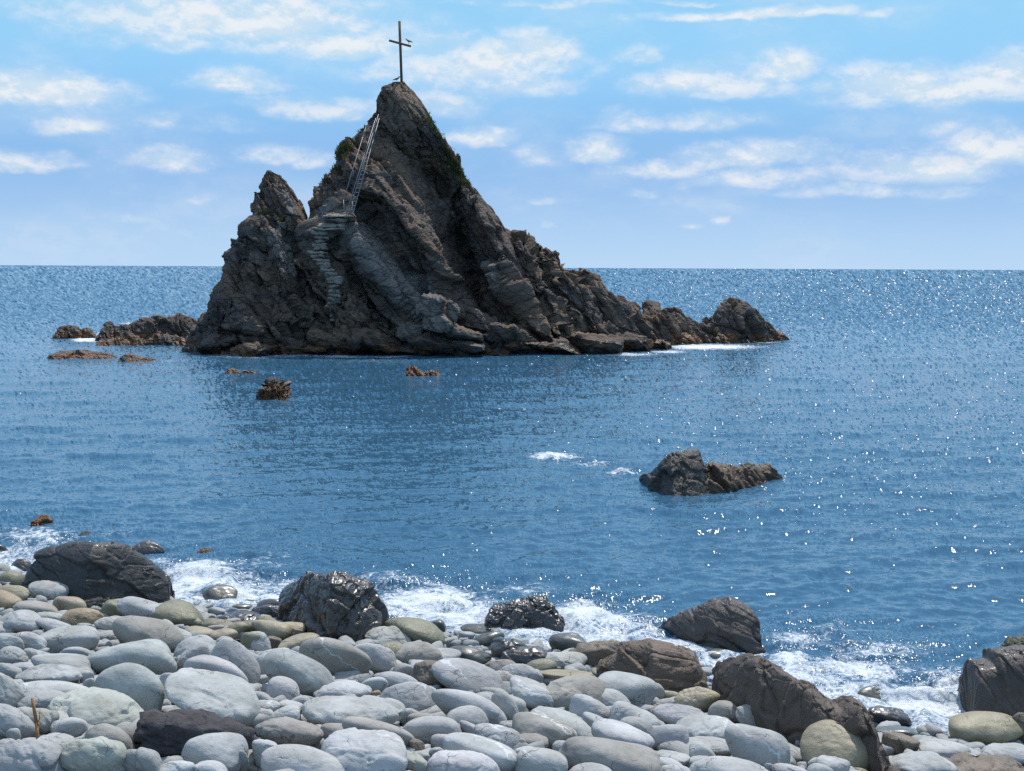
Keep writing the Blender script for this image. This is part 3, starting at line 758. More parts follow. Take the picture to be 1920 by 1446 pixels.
part('handrail', join([tube(lp(660, 399, -.05), lp(660.5, 378, -.55), 0.020), tube(lp(660.5, 378, -.55), lp(709.5, 215, -.5), 0.022)]), M_STEEL, lad)
part('handrail_strut', tube(lp(663, 330), lp(662, 318, -.5), 0.02), M_STEEL, lad)

def grass(px_pts, spread, n, hgt, label, seed):
    g = np.random.default_rng(seed); cs, fs = [], []; k = 0
    px_pts = np.array(px_pts, float)
    seg = np.r_[0, np.cumsum(np.hypot(*np.diff(px_pts, axis=0).T))]
    for _ in range(n):
        s = g.uniform(0, seg[-1]); x = np.interp(s, seg, px_pts[:, 0]); y = np.interp(s, seg, px_pts[:, 1])
        if vnoise(np.array([[x / 9.0, y / 9.0, seed]]), 4)[0] < -0.25: continue
        x += g.normal(0, spread); y += g.normal(0, spread)
        P_, N_ = hit(x, y)
        if P_ is None or N_[1] > .3: continue
        for b in range(7):
            d = N_ * g.uniform(.1, .5) + np.array([g.normal(0, .5), g.normal(0, .4), 1.0]); d /= np.linalg.norm(d)
            sd_ = np.cross(d, g.normal(0, 1, 3)); sd_ /= np.linalg.norm(sd_)
            h_ = hgt * g.uniform(.5, 1.3); w_ = .022 * g.uniform(.7, 1.6)
            b_ = P_ + g.normal(0, .06, 3) - N_ * .03
            cs.append(np.array([b_ - sd_ * w_, b_ + sd_ * w_, b_ + d * h_ * .6 + sd_ * w_ * .8, b_ + d * h_ + np.array([0, 0, -.08 * h_])])); fs.append(np.array([[0, 1, 2, 3]]) + k); k += 4
    o = new_mesh('grass', np.concatenate(cs), np.concatenate(fs), M_GRASS, None, False)
    return tag(o, label, 'grass', kind='stuff')
grass([(800, 212), (812, 240), (830, 272), (850, 305), (866, 335), (884, 360)], 4, 900, .17, 'green grass growing down the sunny edge of the peak', 1)
grass([(836, 300), (858, 330)], 10, 200, .16, 'sparse grass on the upper slope below the peak edge', 5)
grass([(745, 200), (780, 262), (800, 330)], 22, 160, .14, 'scattered grass tufts in cracks across the upper face of the peak', 6)
grass([(634, 292), (645, 275), (652, 272)], 4, 170, .22, 'dark green bush-like grass on the peak edge beside the ladder', 2)
grass([(604, 345), (612, 335), (672, 258), (684, 236)], 3, 120, .18, 'thin tufts of grass along the peak edge above the gap', 3)
grass([(484, 402), (500, 399), (515, 402), (530, 414), (540, 425)], 2.2, 300, .12, 'yellow green mossy grass band across the small pinnacle', 4)
# ------------------------------------------------------------------ beach
def shore(x): return np.interp(x, [s[0] for s in SHORE], [s[1] for s in SHORE])
def beach_z(x, y):
    s = shore(x) - y
    return np.where(s > 0, 0.155 * s, 0.12 * s) + 0.02
def on_beach(px, py, dz=0.0):
    d = ray(px, py); t = 3.0
    lo, hi = 3.0, 60.0
    for _ in range(50):
        t = (lo + hi) / 2; P = CAMP + d * t
        if P[2] - dz > max(beach_z(P[0], P[1]), 0.0): lo = t
        else: hi = t
    return P
xs = np.linspace(-14, 14, 240); ys = np.linspace(2.5, 26, 240)
Xg, Yg = np.meshgrid(xs, ys, indexing='ij')
zb = beach_z(Xg.ravel(), Yg.ravel()) - 0.13
pp = np.stack([Xg.ravel(), Yg.ravel(), zb], 1)
pp[:, 2] += 0.05 * fbm(pp * 2.5, 3, 8)
bo = new_mesh('beach', pp, grid_faces(240, 240)[:, ::-1], M_GRAVEL)
tag(bo, 'dark gravel bed of the boulder beach', kind='structure')

# small stones nobody could count, filling the gaps
g = np.random.default_rng(17)
cs, fs = [], []; k = 0
SM = [polyrock(3, 900 + i, 9, 5, rough=0.04) for i in range(14)]
n = 0
while n < 4200:
    x, y = g.uniform(-9, 9), g.uniform(6.5, 21)
    if abs(x) > 0.44 * y + 1.2 or y > shore(x) - 0.15: continue
    u, f_ = SM[g.integers(len(SM))]
    s = math.exp(g.uniform(math.log(.035), math.log(.115)))
    a = g.uniform(0, 6.28); R_ = np.array([[math.cos(a), -math.sin(a), 0], [math.sin(a), math.cos(a), 0], [0, 0, 1]])
    cs.append((u * np.array([1.3, .95, .75]) * s * g.uniform(.8, 1.2, 3)) @ R_.T + np.array([x, y, beach_z(x, y) - .045 + g.uniform(-.03, .05)])); fs.append(f_ + k); k += len(u); n += 1
go = new_mesh('pebbles', np.concatenate(cs), np.concatenate(fs), M_DRY); go.color = (.33, .33, .32, 1)
tag(go, 'small grey pebbles filling the gaps between the boulders', kind='stuff')

# ------------------------------------------------------------------ rocks standing in the sea
def reef(name, tops, base_py, label, cat, seed, k=.7, power=1.8, amp=.22, size=.9, nx=150, m=M_ISLAND, col=None, base=-.35, bmin=.25, group=None, parts=(), bed=True, nt=90):
    tops = np.array(tops, float)
    mid = tops[:, 0].mean()
    if np.isscalar(base_py): base_py = [base_py, base_py]
    bp = np.interp(tops[:, 0], np.linspace(tops[0, 0], tops[-1, 0], len(base_py)), base_py)
    tt_ = []
    for (x, y), b in zip(tops, bp):
        Yf = at_z(x, b, 0.0)[1]; hh = (b - y) * Yf / FPX
        tt_.append((x, y, Yf + (bmin + k * (hh + .3)) * .8))
    co, fc = ridge(tt_, nx, nt, k, power, base, bmin)
    co = crag(co, vnormals(co, fc), amp, size, seed, 4, bed)
    c = co.mean(0); c[2] = max(co[:, 2].min(), 0)
    o = new_mesh(name, co, fc, m, None, True, c)
    if col: o.color = (*col, 1)
    return tag(o, label, cat, group)
reef('sea_rock', [(96, 634), (104, 622), (112, 612), (132, 610), (150, 614), (160, 618), (168, 615), (178, 624), (184, 634)], 635, 'low dark rock ringed by foam at the far outer end of the reef', 'rock', 61)
reef('sea_rock', [(186, 634), (192, 618), (202, 607), (220, 609), (240, 612), (258, 606), (266, 597), (282, 590), (298, 591), (310, 604), (325, 598), (342, 591), (358, 593), (372, 602), (385, 640)], 640, 'broken dark reef joined to the foot of the small pinnacle', 'rock', 62, nx=240)
reef('sea_rock', [(184, 640), (205, 632), (232, 623), (250, 632), (280, 634), (310, 628), (330, 625), (345, 636), (356, 648)], 648, 'brown weedy ledge lying before the broken reef', 'rock', 63, amp=.2)
reef('sea_rock', [(90, 673), (100, 666), (118, 660), (150, 659), (180, 662), (205, 666), (216, 674)], 675, 'flat brown reef barely above the water, apart from the island', 'rock', 64, amp=.12, k=.5, bmin=.9)
reef('sea_rock', [(224, 673), (236, 667), (256, 667), (268, 672), (290, 675), (314, 677)], 678, 'thin sliver of brown reef beside the flat reef', 'rock', 65, amp=.08, k=.5, bmin=.5)
reef('sea_rock', [(420, 700), (428, 692), (440, 691), (452, 695), (462, 693), (480, 699)], 701, 'tiny brown rock tip off the foot of the small pinnacle', 'rock', 66, amp=.1, size=.4, k=.5, nx=70)
reef('sea_rock', [(758, 705), (764, 694), (775, 689), (788, 693), (796, 703), (802, 696), (812, 691), (820, 698), (824, 706)], 707, 'pair of low brown knobs in the calm water before the main peak', 'rock', 67, amp=.14, size=.4, k=.6, nx=80)
reef('sea_rock', [(489, 744), (494, 732), (503, 724), (506, 716), (516, 713), (527, 718), (532, 728), (538, 736), (541, 746)], 749, 'lone knobbly brown rock standing in open water', 'rock', 68, amp=.26, size=.34, k=.75, nx=110, bed=False, power=2.4)
big = reef('sea_boulder', [(1196, 905), (1205, 894), (1222, 882), (1240, 868), (1256, 853), (1270, 845), (1290, 842), (1309, 838), (1316, 846), (1321, 862), (1327, 880), (1336, 900), (1345, 915)], [902, 928, 926, 915], 'dark angular boulder alone in the water with a weedy tail', 'boulder', 69, amp=.09, size=.9, k=.62, power=1.7, m=M_BOULDER, col=(.048, .039, .032), nx=200, nt=130, bed=False)
tl = reef('weedy_ledge', [(1318, 884), (1330, 870), (1346, 874), (1366, 879), (1390, 880), (1408, 875), (1424, 878), (1438, 874), (1452, 877), (1462, 884), (1470, 890)], [922, 913, 897], None, None, 70, amp=.13, size=.45, k=.7, power=2, m=M_BOULDER, col=(.085, .05, .026), nx=160)
tl.parent = big; tl.matrix_parent_inverse = Matrix.Translation(big.location).inverted()
reef('sea_rock', [(62, 984), (70, 974), (82, 970), (90, 976), (96, 986)], 984, 'small brown rock tip awash beyond the big dark boulder', 'rock', 71, amp=.08, size=.4, k=.6, nx=60, base=-.2)
reef('sea_rock', [(140, 1004), (150, 998), (165, 998), (182, 1006)], 1006, 'thin dark rock awash in foam beyond the big dark boulder', 'rock', 72, amp=.06, size=.4, k=.6, nx=60, base=-.2)
reef('sea_rock', [(364, 1044), (374, 1034), (384, 1029), (396, 1036), (406, 1045)], 1045, 'small pointed rock in the surf beyond the wet cobbles', 'rock', 73, amp=.06, size=.3, k=.7, nx=60, base=-.2)

# fallen blocks at the foot of the island
FALL = [(558, 652, 72, 40, 73.0, .1, 'low pyramid shaped boulder with a yellow crust at the foot of the small pinnacle', 1), (824, 606, 62, 34, 74.2, .35, 'pale oval boulder, topmost of the blocks below the ravine', 1), (772, 628, 60, 50, 73.9, .2, 'rough pale block at the foot of the main peak below the diagonal slab', 1),
        (815, 645, 80, 40, 73.6, .1, 'dark blocky boulder between pale blocks at the foot of the main peak', 0), (876, 648, 66, 24, 73.3, .15, 'pale layered slab at the water edge below the ravine', 1), (808, 657, 26, 14, 73.0, 0, 'small pale stone at the water edge below the main peak', 1),
        (808, 575, 52, 46, 74.8, 0, 'smooth grey boulder wedged beneath the ravine', 1), (845, 582, 30, 40, 74.9, 0, 'small upright grey boulder beside the smooth one beneath the ravine', 1), (893, 597, 84, 56, 75.0, .35, 'large brown block jammed in the mouth of the ravine', 0),
        (860, 625, 90, 40, 74.4, .3, 'long dark block sloping down under the pale oval boulder', 0), (940, 628, 60, 44, 74.6, .2, 'brown block leaning on the cliff right-hand of the ravine mouth', 0)]
for i, (x, y, w, h, Y, ln, lab, pale) in enumerate(FALL):
    P_ = hit(x, y)[0]; Y = min(Y, P_[1] - .3 * w * .5 * 75 / FPX) if P_ is not None else Y
    cc, ff = rock_at(x, y, w, h, Y, 500 + i, ln, 5, 12, 11, .8, .09)
    o = new_mesh('fallen_boulder', cc, ff, M_ISLAND, None, True, cc.mean(0)); tag(o, lab.replace(' right-hand of', ' past'), 'boulder', 'fallen blocks at the island foot')
    A = o.data.attributes.new('pale', 'FLOAT', 'POINT'); A.data.foreach_set('value', np.full(len(cc), .75 * pale, np.float32))

# ------------------------------------------------------------------ boulders along the water's edge
ANCH = []        # (short name, px bbox)
def shore_boulder(short, label, tops, base_py, m, col, seed, k=.6, power=2.4, amp=.05, size=.5, nx=190, nt=130, bed=True, bmin=.08, group=None):
    tops = np.array(tops, float)
    if np.isscalar(base_py): base_py = [base_py, base_py]
    bp = np.interp(tops[:, 0], np.linspace(tops[0, 0], tops[-1, 0], len(base_py)), base_py)
    tt_, zb_ = [], []
    for (x, y), b in zip(tops, bp):
        P = on_beach(x, b); hh = max(b - y, 2) * P[1] / FPX
        tt_.append((x, y, P[1] + (bmin + k * (hh + .2)) * .75)); zb_.append(P[2] - .22)
    base = min(zb_)
    co, fc = ridge(tt_, nx, nt, k, power, base, bmin)
    co = crag(co, vnormals(co, fc), amp, size, seed, 4, bed)
    c = co.mean(0); c[2] = base + .2
    o = new_mesh('shore_boulder', co, fc, m, None, True, c); o.color = (*col, 1)
    ANCH.append((short, tops[:, 0].min(), tops[:, 1].min(), tops[:, 0].max(), max(base_py)))
    return tag(o, label, 'boulder', group)

def place(px0, py0, px1, py1, Y=None, k=.25):
    cx, cy, w, h = (px0 + px1) / 2, (py0 + py1) / 2, px1 - px0, py1 - py0
    if Y is None: Y = on_beach(cx, cy + k * h)[1]
    c = at_y(cx, cy, Y); return c, w * Y / FPX / 2, h * Y / FPX / 2, Y

def stone_mesh(name, bbox, m, col, seed, lean=0.0, npl=12, p=7.0, dep=.8, rough=.05, sub=5, crg=None, k=.25, Y=None, dmin=.62):
    c, hw, hh, Y = place(*bbox, k=k, Y=Y)
    u, f_ = polyrock(sub, seed, npl, p, rough=rough, dmin=dmin)
    u = u.copy(); u[:, 2] -= lean * u[:, 0]; u /= np.abs(u).max(0)
    dl = math.atan2(CAM_H - c[2], c[1])
    ry = min(hw * dep, hh * 1.25 / max(math.sin(dl), .05) * .62, max(hw, hh) * .95)
    rz = math.sqrt(max(hh * hh - (ry * math.sin(dl)) ** 2, (hh * .62) ** 2)) / math.cos(dl)
    co = u * np.array([hw, ry, rz])
    if crg: co = crag(co + seed * 7.1, vnormals(co, f_), crg[0], crg[1], seed, 4, crg[2] if len(crg) > 2 else True) - seed * 7.1
    o = new_mesh(name, co, f_, m, None, True); o.location = c; o.color = (*col, 1)
    return o

shore_boulder('huge dark boulder', 'huge dark layered oval boulder at the surf edge', [(46, 1098), (50, 1072), (58, 1052), (72, 1036), (96, 1026), (124, 1021), (146, 1018), (180, 1020), (206, 1017), (236, 1022), (262, 1037), (286, 1053), (306, 1070), (319, 1086), (325, 1101), (320, 1118)], [1112, 1134, 1130], M_DAMP, (.026, .023, .020), 2001, .55, 2.2, .035, .45, 260, 170, 17)
shore_boulder('shiny wet boulder', 'big shiny wet brown black boulder splashed by the surf', [(525, 1165), (529, 1126), (540, 1106), (562, 1095), (570, 1077), (600, 1074), (626, 1079), (650, 1080), (668, 1090), (686, 1102), (701, 1124), (713, 1142), (721, 1165), (718, 1184)], [1168, 1204, 1202], M_WET, (.046, .036, .029), 2002, .55, 2.6, .07, .5, 260, 170, False)
shore_boulder('black surf boulder', 'small black wet boulder standing in the white surf', [(913, 1166), (918, 1142), (936, 1137), (958, 1126), (985, 1121), (1000, 1118), (1024, 1118), (1035, 1134), (1050, 1156), (1053, 1174)], 1187, M_WET, (.036, .030, .028), 2006, .55, 2.4, .05, .32, 190, 130, False)
shore_boulder('hunched surf boulder', 'dark hunched boulder with a long sloping back in the surf', [(1213, 1192), (1222, 1174), (1258, 1158), (1300, 1142), (1340, 1126), (1366, 1118), (1388, 1128), (1410, 1144), (1422, 1168), (1427, 1192), (1424, 1206)], [1190, 1205, 1222, 1222], M_DAMP, (.062, .047, .038), 2004, .6, 2.4, .07, .7, bed=25)
shore_boulder('square brown block', 'square brown block with a rough ledged top at the water edge', [(1118, 1268), (1128, 1242), (1160, 1226), (1166, 1206), (1220, 1203), (1268, 1212), (1302, 1224), (1314, 1242), (1322, 1270), (1328, 1300)], [1275, 1300, 1305], M_BOULDER, (.130, .088, .060), 2005, .6, 3.2, .05, .4, bed=8)
shore_boulder('long brown boulder', 'long smooth brown boulder sloping down from the surf to the pale stones', [(1338, 1318), (1343, 1270), (1352, 1248), (1372, 1236), (1400, 1232), (1424, 1236), (1446, 1240), (1476, 1258), (1520, 1290), (1552, 1318), (1572, 1322), (1590, 1313), (1606, 1313), (1624, 1330), (1638, 1358), (1654, 1400), (1668, 1428), (1676, 1450)], [1325, 1370, 1410, 1440, 1475], M_BOULDER, (.095, .067, .049), 2016, .55, 3.4, .07, .95, 300, 170, bed=False)
shore_boulder('dark corner block', 'massive dark square block rising beside the tan oblong stone', [(1818, 1340), (1821, 1260), (1826, 1243), (1856, 1240), (1862, 1222), (1888, 1217), (1930, 1216), (1990, 1214), (2020, 1250), (2040, 1330)], 1352, M_DAMP, (.058, .044, .036), 2007, .5, 4, .04, .5)
shore_boulder('mossy block', 'mossy dark block rising behind the massive square block', [(1880, 1230), (1886, 1208), (1896, 1194), (1925, 1191), (1965, 1196), (1990, 1225)], 1262, M_BOULDER, (.060, .062, .030), 2008, .5, 2.6, .03, .3, 90, 80)

# ------------------------------------------------------------------ the stones of the beach, traced in four enlarged quarters
PAL = {'g': (.378, .376, .362), 'w': (.430, .427, .412), 'l': (.34, .337, .325), 'n': (.375, .375, .335), 't': (.31, .26, .175), 'o': (.20, .185, .12), 'b': (.31, .285, .255),
       'p': (.39, .368, .352), 'r': (.18, .14, .105), 'k': (.045, .042, .040), 'd': (.075, .075, .062), 'y': (.29, .22, .13), 'x': (.075, .068, .072)}
WORD = {'g': 'grey', 'w': 'pale', 'l': 'mid-grey', 'n': 'greenish grey', 't': 'tan', 'o': 'olive', 'b': 'brownish grey', 'p': 'pinkish grey', 'r': 'rough brown', 'k': 'wet black', 'd': 'wet dark green', 'y': 'yellowish', 'x': 'pitted black'}
OFF = {'A': 0, 'B': 480, 'C': 960, 'D': 1440}
TXT = """
A 0 228 170 335 o .15|olive dome-shaped stone before the huge dark boulder, speckled on top|speckled olive stone
A 62 246 228 352 o .2
A -30 318 172 425 t .15
A -50 350 135 485 y .2|orange tinted round stone cut by the picture edge below the olive dome|orange round stone
A 172 298 432 425 l .1|grey stone with a white faceted top resting against the huge dark boulder|white-topped grey stone
A 95 402 370 520 b .1|smooth olive grey oval stone below the white-topped stone|smooth olive oval
A 320 378 530 505 t .25
A 370 455 620 575 y .1|yellow brown stone with an orange end among grey stones|orange-ended stone
A 605 406 780 515 o -.1
A 552 440 620 485 g 0
A 712 382 1065 570 g .55|grey wedge shaped stone with a long sloping back below the huge dark boulder|grey wedge stone
A 720 450 792 515 g 0
A 928 408 1228 580 o .45|long olive stone pointing down to the wet cobbles beside the grey wedge|long olive stone
A 1055 406 1165 480 o .3
A 1150 512 1228 572 o .2
A 1235 520 1420 582 o .2
A -30 180 62 252 n 0
A 62 150 205 250 k .1
A -40 290 50 325 k 0
A -40 60 62 165 k .3
A 20 475 252 615 g .2|lumpy grey stone at the picture edge just below the tan stones|lumpy grey stone
A 215 475 378 550 g .1
A 225 508 442 625 g .3
A 580 505 752 605 n .1
A 462 545 556 592 p 0
A 706 505 782 545 g 0
A 576 588 714 665 g .1
A 256 572 604 730 g -.05|wide grey oval stone with a mossy speckled top|mossy-topped grey oval
A 712 488 1095 735 b .3|large warm grey dome with a tan underside|tan-bellied dome
A 1030 570 1165 690 w .5
A 92 595 280 730 g .2|egg shaped grey stone beside the mossy-topped oval|grey egg stone
A -40 612 148 732 g .2
A 382 682 570 770 g 0
A -20 688 165 815 l .3
A 148 695 275 795 l .3
A 195 725 552 860 g .25|long grey stone sloping behind the flat-topped boulder|long sloping stone
A 42 782 222 870 g 0
A 105 800 494 930 g .05|wide grey stone with a lumpy back and a speckled end|lumpy-backed wide stone
A 490 835 572 930 l 0
A 532 630 1076 880 g .08|large flat-topped grey boulder, boxy with rounded corners|flat-topped boulder
A 738 612 950 700 w .2
A 108 890 524 1015 g .05|long smooth pale oval stone above a similar darker oval|long pale oval
A 502 875 592 975 g 0
A 568 780 1020 1150 g .15|large dome-shaped grey boulder crossed by a white vein|white-veined dome
A 972 840 1130 990 w .2
A 1105 735 1516 1000 p .35|pink tinged grey dome behind the peanut-shaped boulder|pink-tinged dome
A 1065 660 1275 860 l -.3
A 1057 628 1330 780 g -.2
A 1248 630 1575 970 g .45|tall grey stone with a cleft, leaning over the pink-tinged dome|cleft leaning stone
A 1015 842 1570 1200 w .35|large pale boulder with a saddle-shaped top like a peanut|peanut-shaped boulder
A 96 940 438 1075 g .1|dull grey oval stone below the long pale oval|dull grey oval
A -70 850 144 1090 n .4|speckled greenish stone cut by the picture edge|speckled edge stone
A -20 780 124 915 l .4
A 305 953 874 1210 n .15|layered greenish block with a broad white stripe over its top|white-striped block
A 86 1045 352 1220 n .2|greenish grey oval stone directly behind the wooden stick|stone behind stick
A -90 1035 222 1250 g .35
A 308 1070 650 1210 n .25
A 298 1116 530 1250 w .05|small pale egg-like stone beside the wooden stick|pale egg beside stick
A 515 1152 818 1380 b .3|brownish grey dome with a smooth worn face near the pitted black boulder|worn brown dome
A 676 1150 894 1340 l .3
A -50 1060 48 1255 l 0
A 200 1220 460 1330 w 0
A -80 1238 408 1520 l .3|large grey cracked boulder at the foot of the wooden stick|cracked corner boulder
A 340 1222 764 1520 n .3|angular greenish grey boulder with rough broken facets|angular greenish boulder
A 710 1298 990 1510 l -.2|layered grey stone crossed by pale seams beside the angular boulder|seamed grey stone
A 846 1080 1548 1390 x .12|pitted black rock like lava lying among pale stones|pitted black rock
A 1122 1208 1486 1470 w .3|smooth pale egg-shaped boulder leaning on the pitted black rock|smooth pale egg
A 945 1372 1180 1520 w 0
A 1166 1383 1385 1520 w .2
A 1430 1315 1516 1450 g .3
A 1082 1093 1142 1124 w 0
A 36 1180 124 1270 g .2
A 1120 565 1305 630 t .1
A 1168 590 1315 648 t .1
A 1275 580 1440 660 t .2
A 1365 536 1510 628 t .0
A 1268 553 1365 595 b 0
A 1438 523 1620 620 o .1
A 1465 595 1630 735 o .2
A 806 48 992 160 k .3|black wet rock peering out behind the huge dark boulder|black wet rock
A 1232 316 1436 432 d .2|wet green black rock in the surf beside the huge dark boulder|wet green rock
A 1345 370 1430 432 d .1
A 1415 425 1535 475 d 0
A 1448 398 1570 450 k .1
A 1335 468 1580 545 k -.15|low wet black slab between the surf and the tan stones|low black slab
B 5 393 158 495 d .1
B -20 430 165 525 k -.1
B 302 518 572 632 d .1|wet olive grey stone at the foot of the shiny wet boulder|wet olive stone
B 776 498 1144 700 o .5|long olive brown stone slanting from the shiny wet boulder to the surf|slanting olive stone
B 1055 523 1154 622 d .2
B 656 568 950 690 n .1|knobbly greenish stone below the slanting olive one|knobbly greenish stone
B 936 630 1020 674 d 0
B 736 663 910 800 o .1
B 850 662 1134 815 b .15|brownish grey rounded stone in the gap above the pale stones|brownish rounded stone
B 706 680 792 725 g 0
B 1168 682 1428 800 d .3|dark wet stone sloping into the surf beside the brownish stone|sloping wet stone
B 1010 706 1244 810 g .2
B 940 773 1104 840 w .1
B -30 523 214 650 t .3|tan stone sloping down beside the shiny wet boulder|sloping tan stone
B 8 508 152 570 o .1
B 128 535 304 640 t .2
B 150 560 290 640 r .2
B 70 628 184 710 r .1
B 138 605 385 750 t -.1|broad tan stone tucked behind the large warm grey dome|broad tan stone
B 262 612 695 915 b .25|large warm grey dome with a dimpled brow|dimple-browed dome
B 590 638 848 885 g .55
B -70 588 92 738 g .3
B 16 695 202 780 w .1
B 56 698 462 1015 g .2|grey boulder with a flat tilted top plane and a sharp rim|tilted-top boulder
B -10 725 176 920 w .2
B 66 876 262 1040 p .2|small round pinkish stone with white patches|round pinkish stone
B 370 888 694 1020 w .1
B 626 866 804 975 w .1
B 726 836 996 970 g .2
B 936 778 1190 940 r .1|rusty rough stone with a crumbly surface among smooth stones|rusty crumbly stone
B 1068 755 1500 990 g .3|grey stone with a peaked roof-like back|roof-backed stone
B 836 783 964 870 p .1
B 730 906 1100 1120 g .2|dark-topped grey dome above the smooth lens-shaped stone|dark-topped dome
B 684 950 764 1005 y 0
B 1005 923 1115 1010 g .2
B 1070 928 1520 1200 g .2|large smooth grey oval boulder near the bottom middle|large grey oval
B 1430 942 1610 1170 g .4
B 260 972 890 1225 g .2|wide low boulder with a stepped cracked top|stepped wide boulder
B 536 1080 970 1350 b .6|long brown-speckled stone slanting down over its neighbours|brown-speckled slanting stone
B -20 965 104 1070 l .1
B -20 1010 142 1100 w .2
B 5 1075 104 1160 g .1
B 76 1048 275 1160 w .1
B 128 1012 288 1080 p .1
B -10 1108 404 1310 b .25|grey dome with a rusty notch at its end|rust-notched dome
B 356 1160 454 1250 g .2
B 394 1158 625 1290 b .1
B 370 1193 925 1520 w .35|large pale boulder with a pitted swelling top at the picture bottom|large pitted pale boulder
B 46 1266 575 1520 w .25|large pale boulder with blue grey dimples at the picture bottom|dimpled pale boulder
B -20 1248 148 1420 w .15|small pale egg beside the dimpled pale boulder|small pale egg
B 878 1098 1254 1310 g -.05|smooth lens-shaped stone with a shaded belly|lens-shaped stone
B 872 1063 1008 1160 g .1
B 912 1083 1064 1165 b .1
B 1160 1050 1410 1215 g .35
B 1236 1140 1364 1240 g .2
B 1062 1216 1210 1330 p -.1
B 1052 1298 1155 1370 l .1
B 1140 1218 1590 1500 w .5|long pale stone slanting to the picture bottom|long pale slanting stone
B 1326 1163 1610 1345 g .35
B 836 1318 1070 1490 n .1
B 1036 1320 1482 1540 w .2|pale boulder with a dark slit in its top|slit pale boulder
B 926 1248 1034 1350 r .3
B 1496 1150 1620 1240 g .2
B 1420 763 1590 880 b .2
B 1395 768 1505 840 o .1
B 1426 838 1580 940 b .1
B 1236 538 1490 622 d .1|flat wet stone washed over by the white surf|surf-washed flat stone
B 1316 598 1510 700 d -.1
B 1425 640 1660 800 k .0|black wet rock with glinting top beside the surf|glinting wet rock
C -55 690 255 815 k .15
C 226 606 466 730 d .1|dark green wet stone with a rounded back beside the surf|round-backed green stone
C 340 638 690 845 r -.25|dark brown wedge-shaped stone beside the square brown block|dark brown wedge
C 176 723 454 830 n .15|wet grey oval stone resting on an olive one|wet grey oval
C 86 760 275 850 o .1
C 136 803 490 895 t .25|flat tan stone like a bread loaf below the wet grey oval|flat tan loaf
C 480 823 650 890 o .1
C 1174 703 1354 790 d .1|mossy green cobble between the hunched boulder and the brown blocks|mossy cobble
C 480 848 886 1095 g .35|large smooth grey oval below the square brown block|large smooth oval
C -80 778 186 930 g .3
C 150 863 565 1095 b .25|rough grey stone with a pitted brown side|pitted brown-sided stone
C -10 878 304 1080 g .5|tilted grey oval leaning to the rough grey stone|tilted grey oval
C 352 983 614 1165 g .3|rounded grey dome beside the blue grey wedge|rounded grey dome
C 508 948 735 1100 l .5|blue grey wedge-shaped stone with a flat slanting top|blue-grey wedge
C 596 1033 900 1210 g .4|grey oval leaning over a darker round stone|leaning grey oval
C 810 908 930 1020 n .2
C 920 963 1014 1020 o 0
C 988 938 1270 1100 t .25|tan stone with dark cracked patches below the square block|cracked tan stone
C 876 1003 1014 1070 g 0
C 1006 1008 1120 1060 w 0
C 836 1043 1005 1120 b .1
C 862 1038 1200 1185 g .1
C -90 978 84 1150 g .4
C 80 1058 510 1295 g .35|wide grey boulder with a dimpled top bulging at one end|bulging wide boulder
C 430 1093 594 1230 g .4
C 5 1098 414 1310 b .5|long grey stone with a brown pitted patch slanting down|brown-patched stone
C 656 1108 860 1265 l .4
C 486 1143 870 1375 w .35|large smooth pale dome near the picture bottom|smooth pale dome
C 840 1158 1070 1340 l -.1
C 995 1098 1400 1265 g -.1|long grey oval with a dark seam across its middle|seamed long oval
C 1190 1016 1430 1150 b .1
C 1355 1033 1610 1205 b .2|faceted brownish stone crossed by a pale vein|faceted veined stone
C 1285 1150 1690 1480 g .35|tall grey stone with a peaked top and broad foot|peaked grey stone
C 1014 1238 1350 1345 w .0
C 860 1318 1085 1410 w .1
C 1076 1270 1246 1410 g .4
C 836 1358 1045 1470 w .2
C 284 1245 908 1530 b .3|large grey block with a straight brow and brown side|straight-browed block
C 334 1393 610 1530 w .1
C 8 1308 336 1530 w .1|plain pale oval at the picture bottom beside the straight-browed block|plain pale oval
C 8 1290 194 1400 w .2
C 246 1256 390 1340 w .1
C 176 1196 404 1310 l .4
C 22 1213 218 1320 b .3
C -10 1143 124 1240 g .3
C -10 1238 84 1340 w .1
C 895 1398 1105 1490 w .2
C 1085 1336 1570 1540 w .1|broad pale boulder with thin cracks at the picture bottom|thin-cracked pale boulder
D 200 1162 700 1470 t .3|large tan rounded boulder against the long brown boulder|large tan boulder
D 596 1048 866 1180 k .5|dark flat slab sloping into the surf behind the long brown boulder|dark sloping slab
D 646 1152 905 1240 d .1
D 686 1203 910 1345 r .3|dark brown angular stone in the narrow wet gap|angular gap stone
D 536 918 766 1040 d .15|dark rock half buried in the white surf|half-buried surf rock
D 1086 1074 1546 1285 t .05|tan oblong stone lying before the massive square block|tan oblong stone
D 1476 1088 1680 1300 r .1
D -10 1053 84 1230 b .2
D 900 1248 1226 1385 g .15|grey oval stone touching the tan oblong stone|oval by oblong
D 716 1323 1162 1520 g .15|broad smooth grey oval at the picture bottom near the tan boulder|broad smooth oval
D 1186 1268 1316 1340 l 0
D 1286 1263 1630 1385 g .1|flat grey stone at the picture edge in front of the tan oblong stone|flat edge stone
D 1116 1328 1290 1415 g .1
D 1222 1308 1300 1355 l 0
D 945 1368 1640 1540 r .0|rough brownish rock with broken ridges in the bottom corner|rough corner rock
D 296 1353 506 1490 w .25|small pale egg in front of the large tan boulder|egg by tan boulder
D 25 1392 266 1530 g .3
D 240 1398 406 1530 g .2
D 165 1258 220 1320 l 0
D 240 1363 316 1410 l 0
D 515 1423 616 1480 o .1
D -20 1398 54 1490 w .1
"""
rows = []
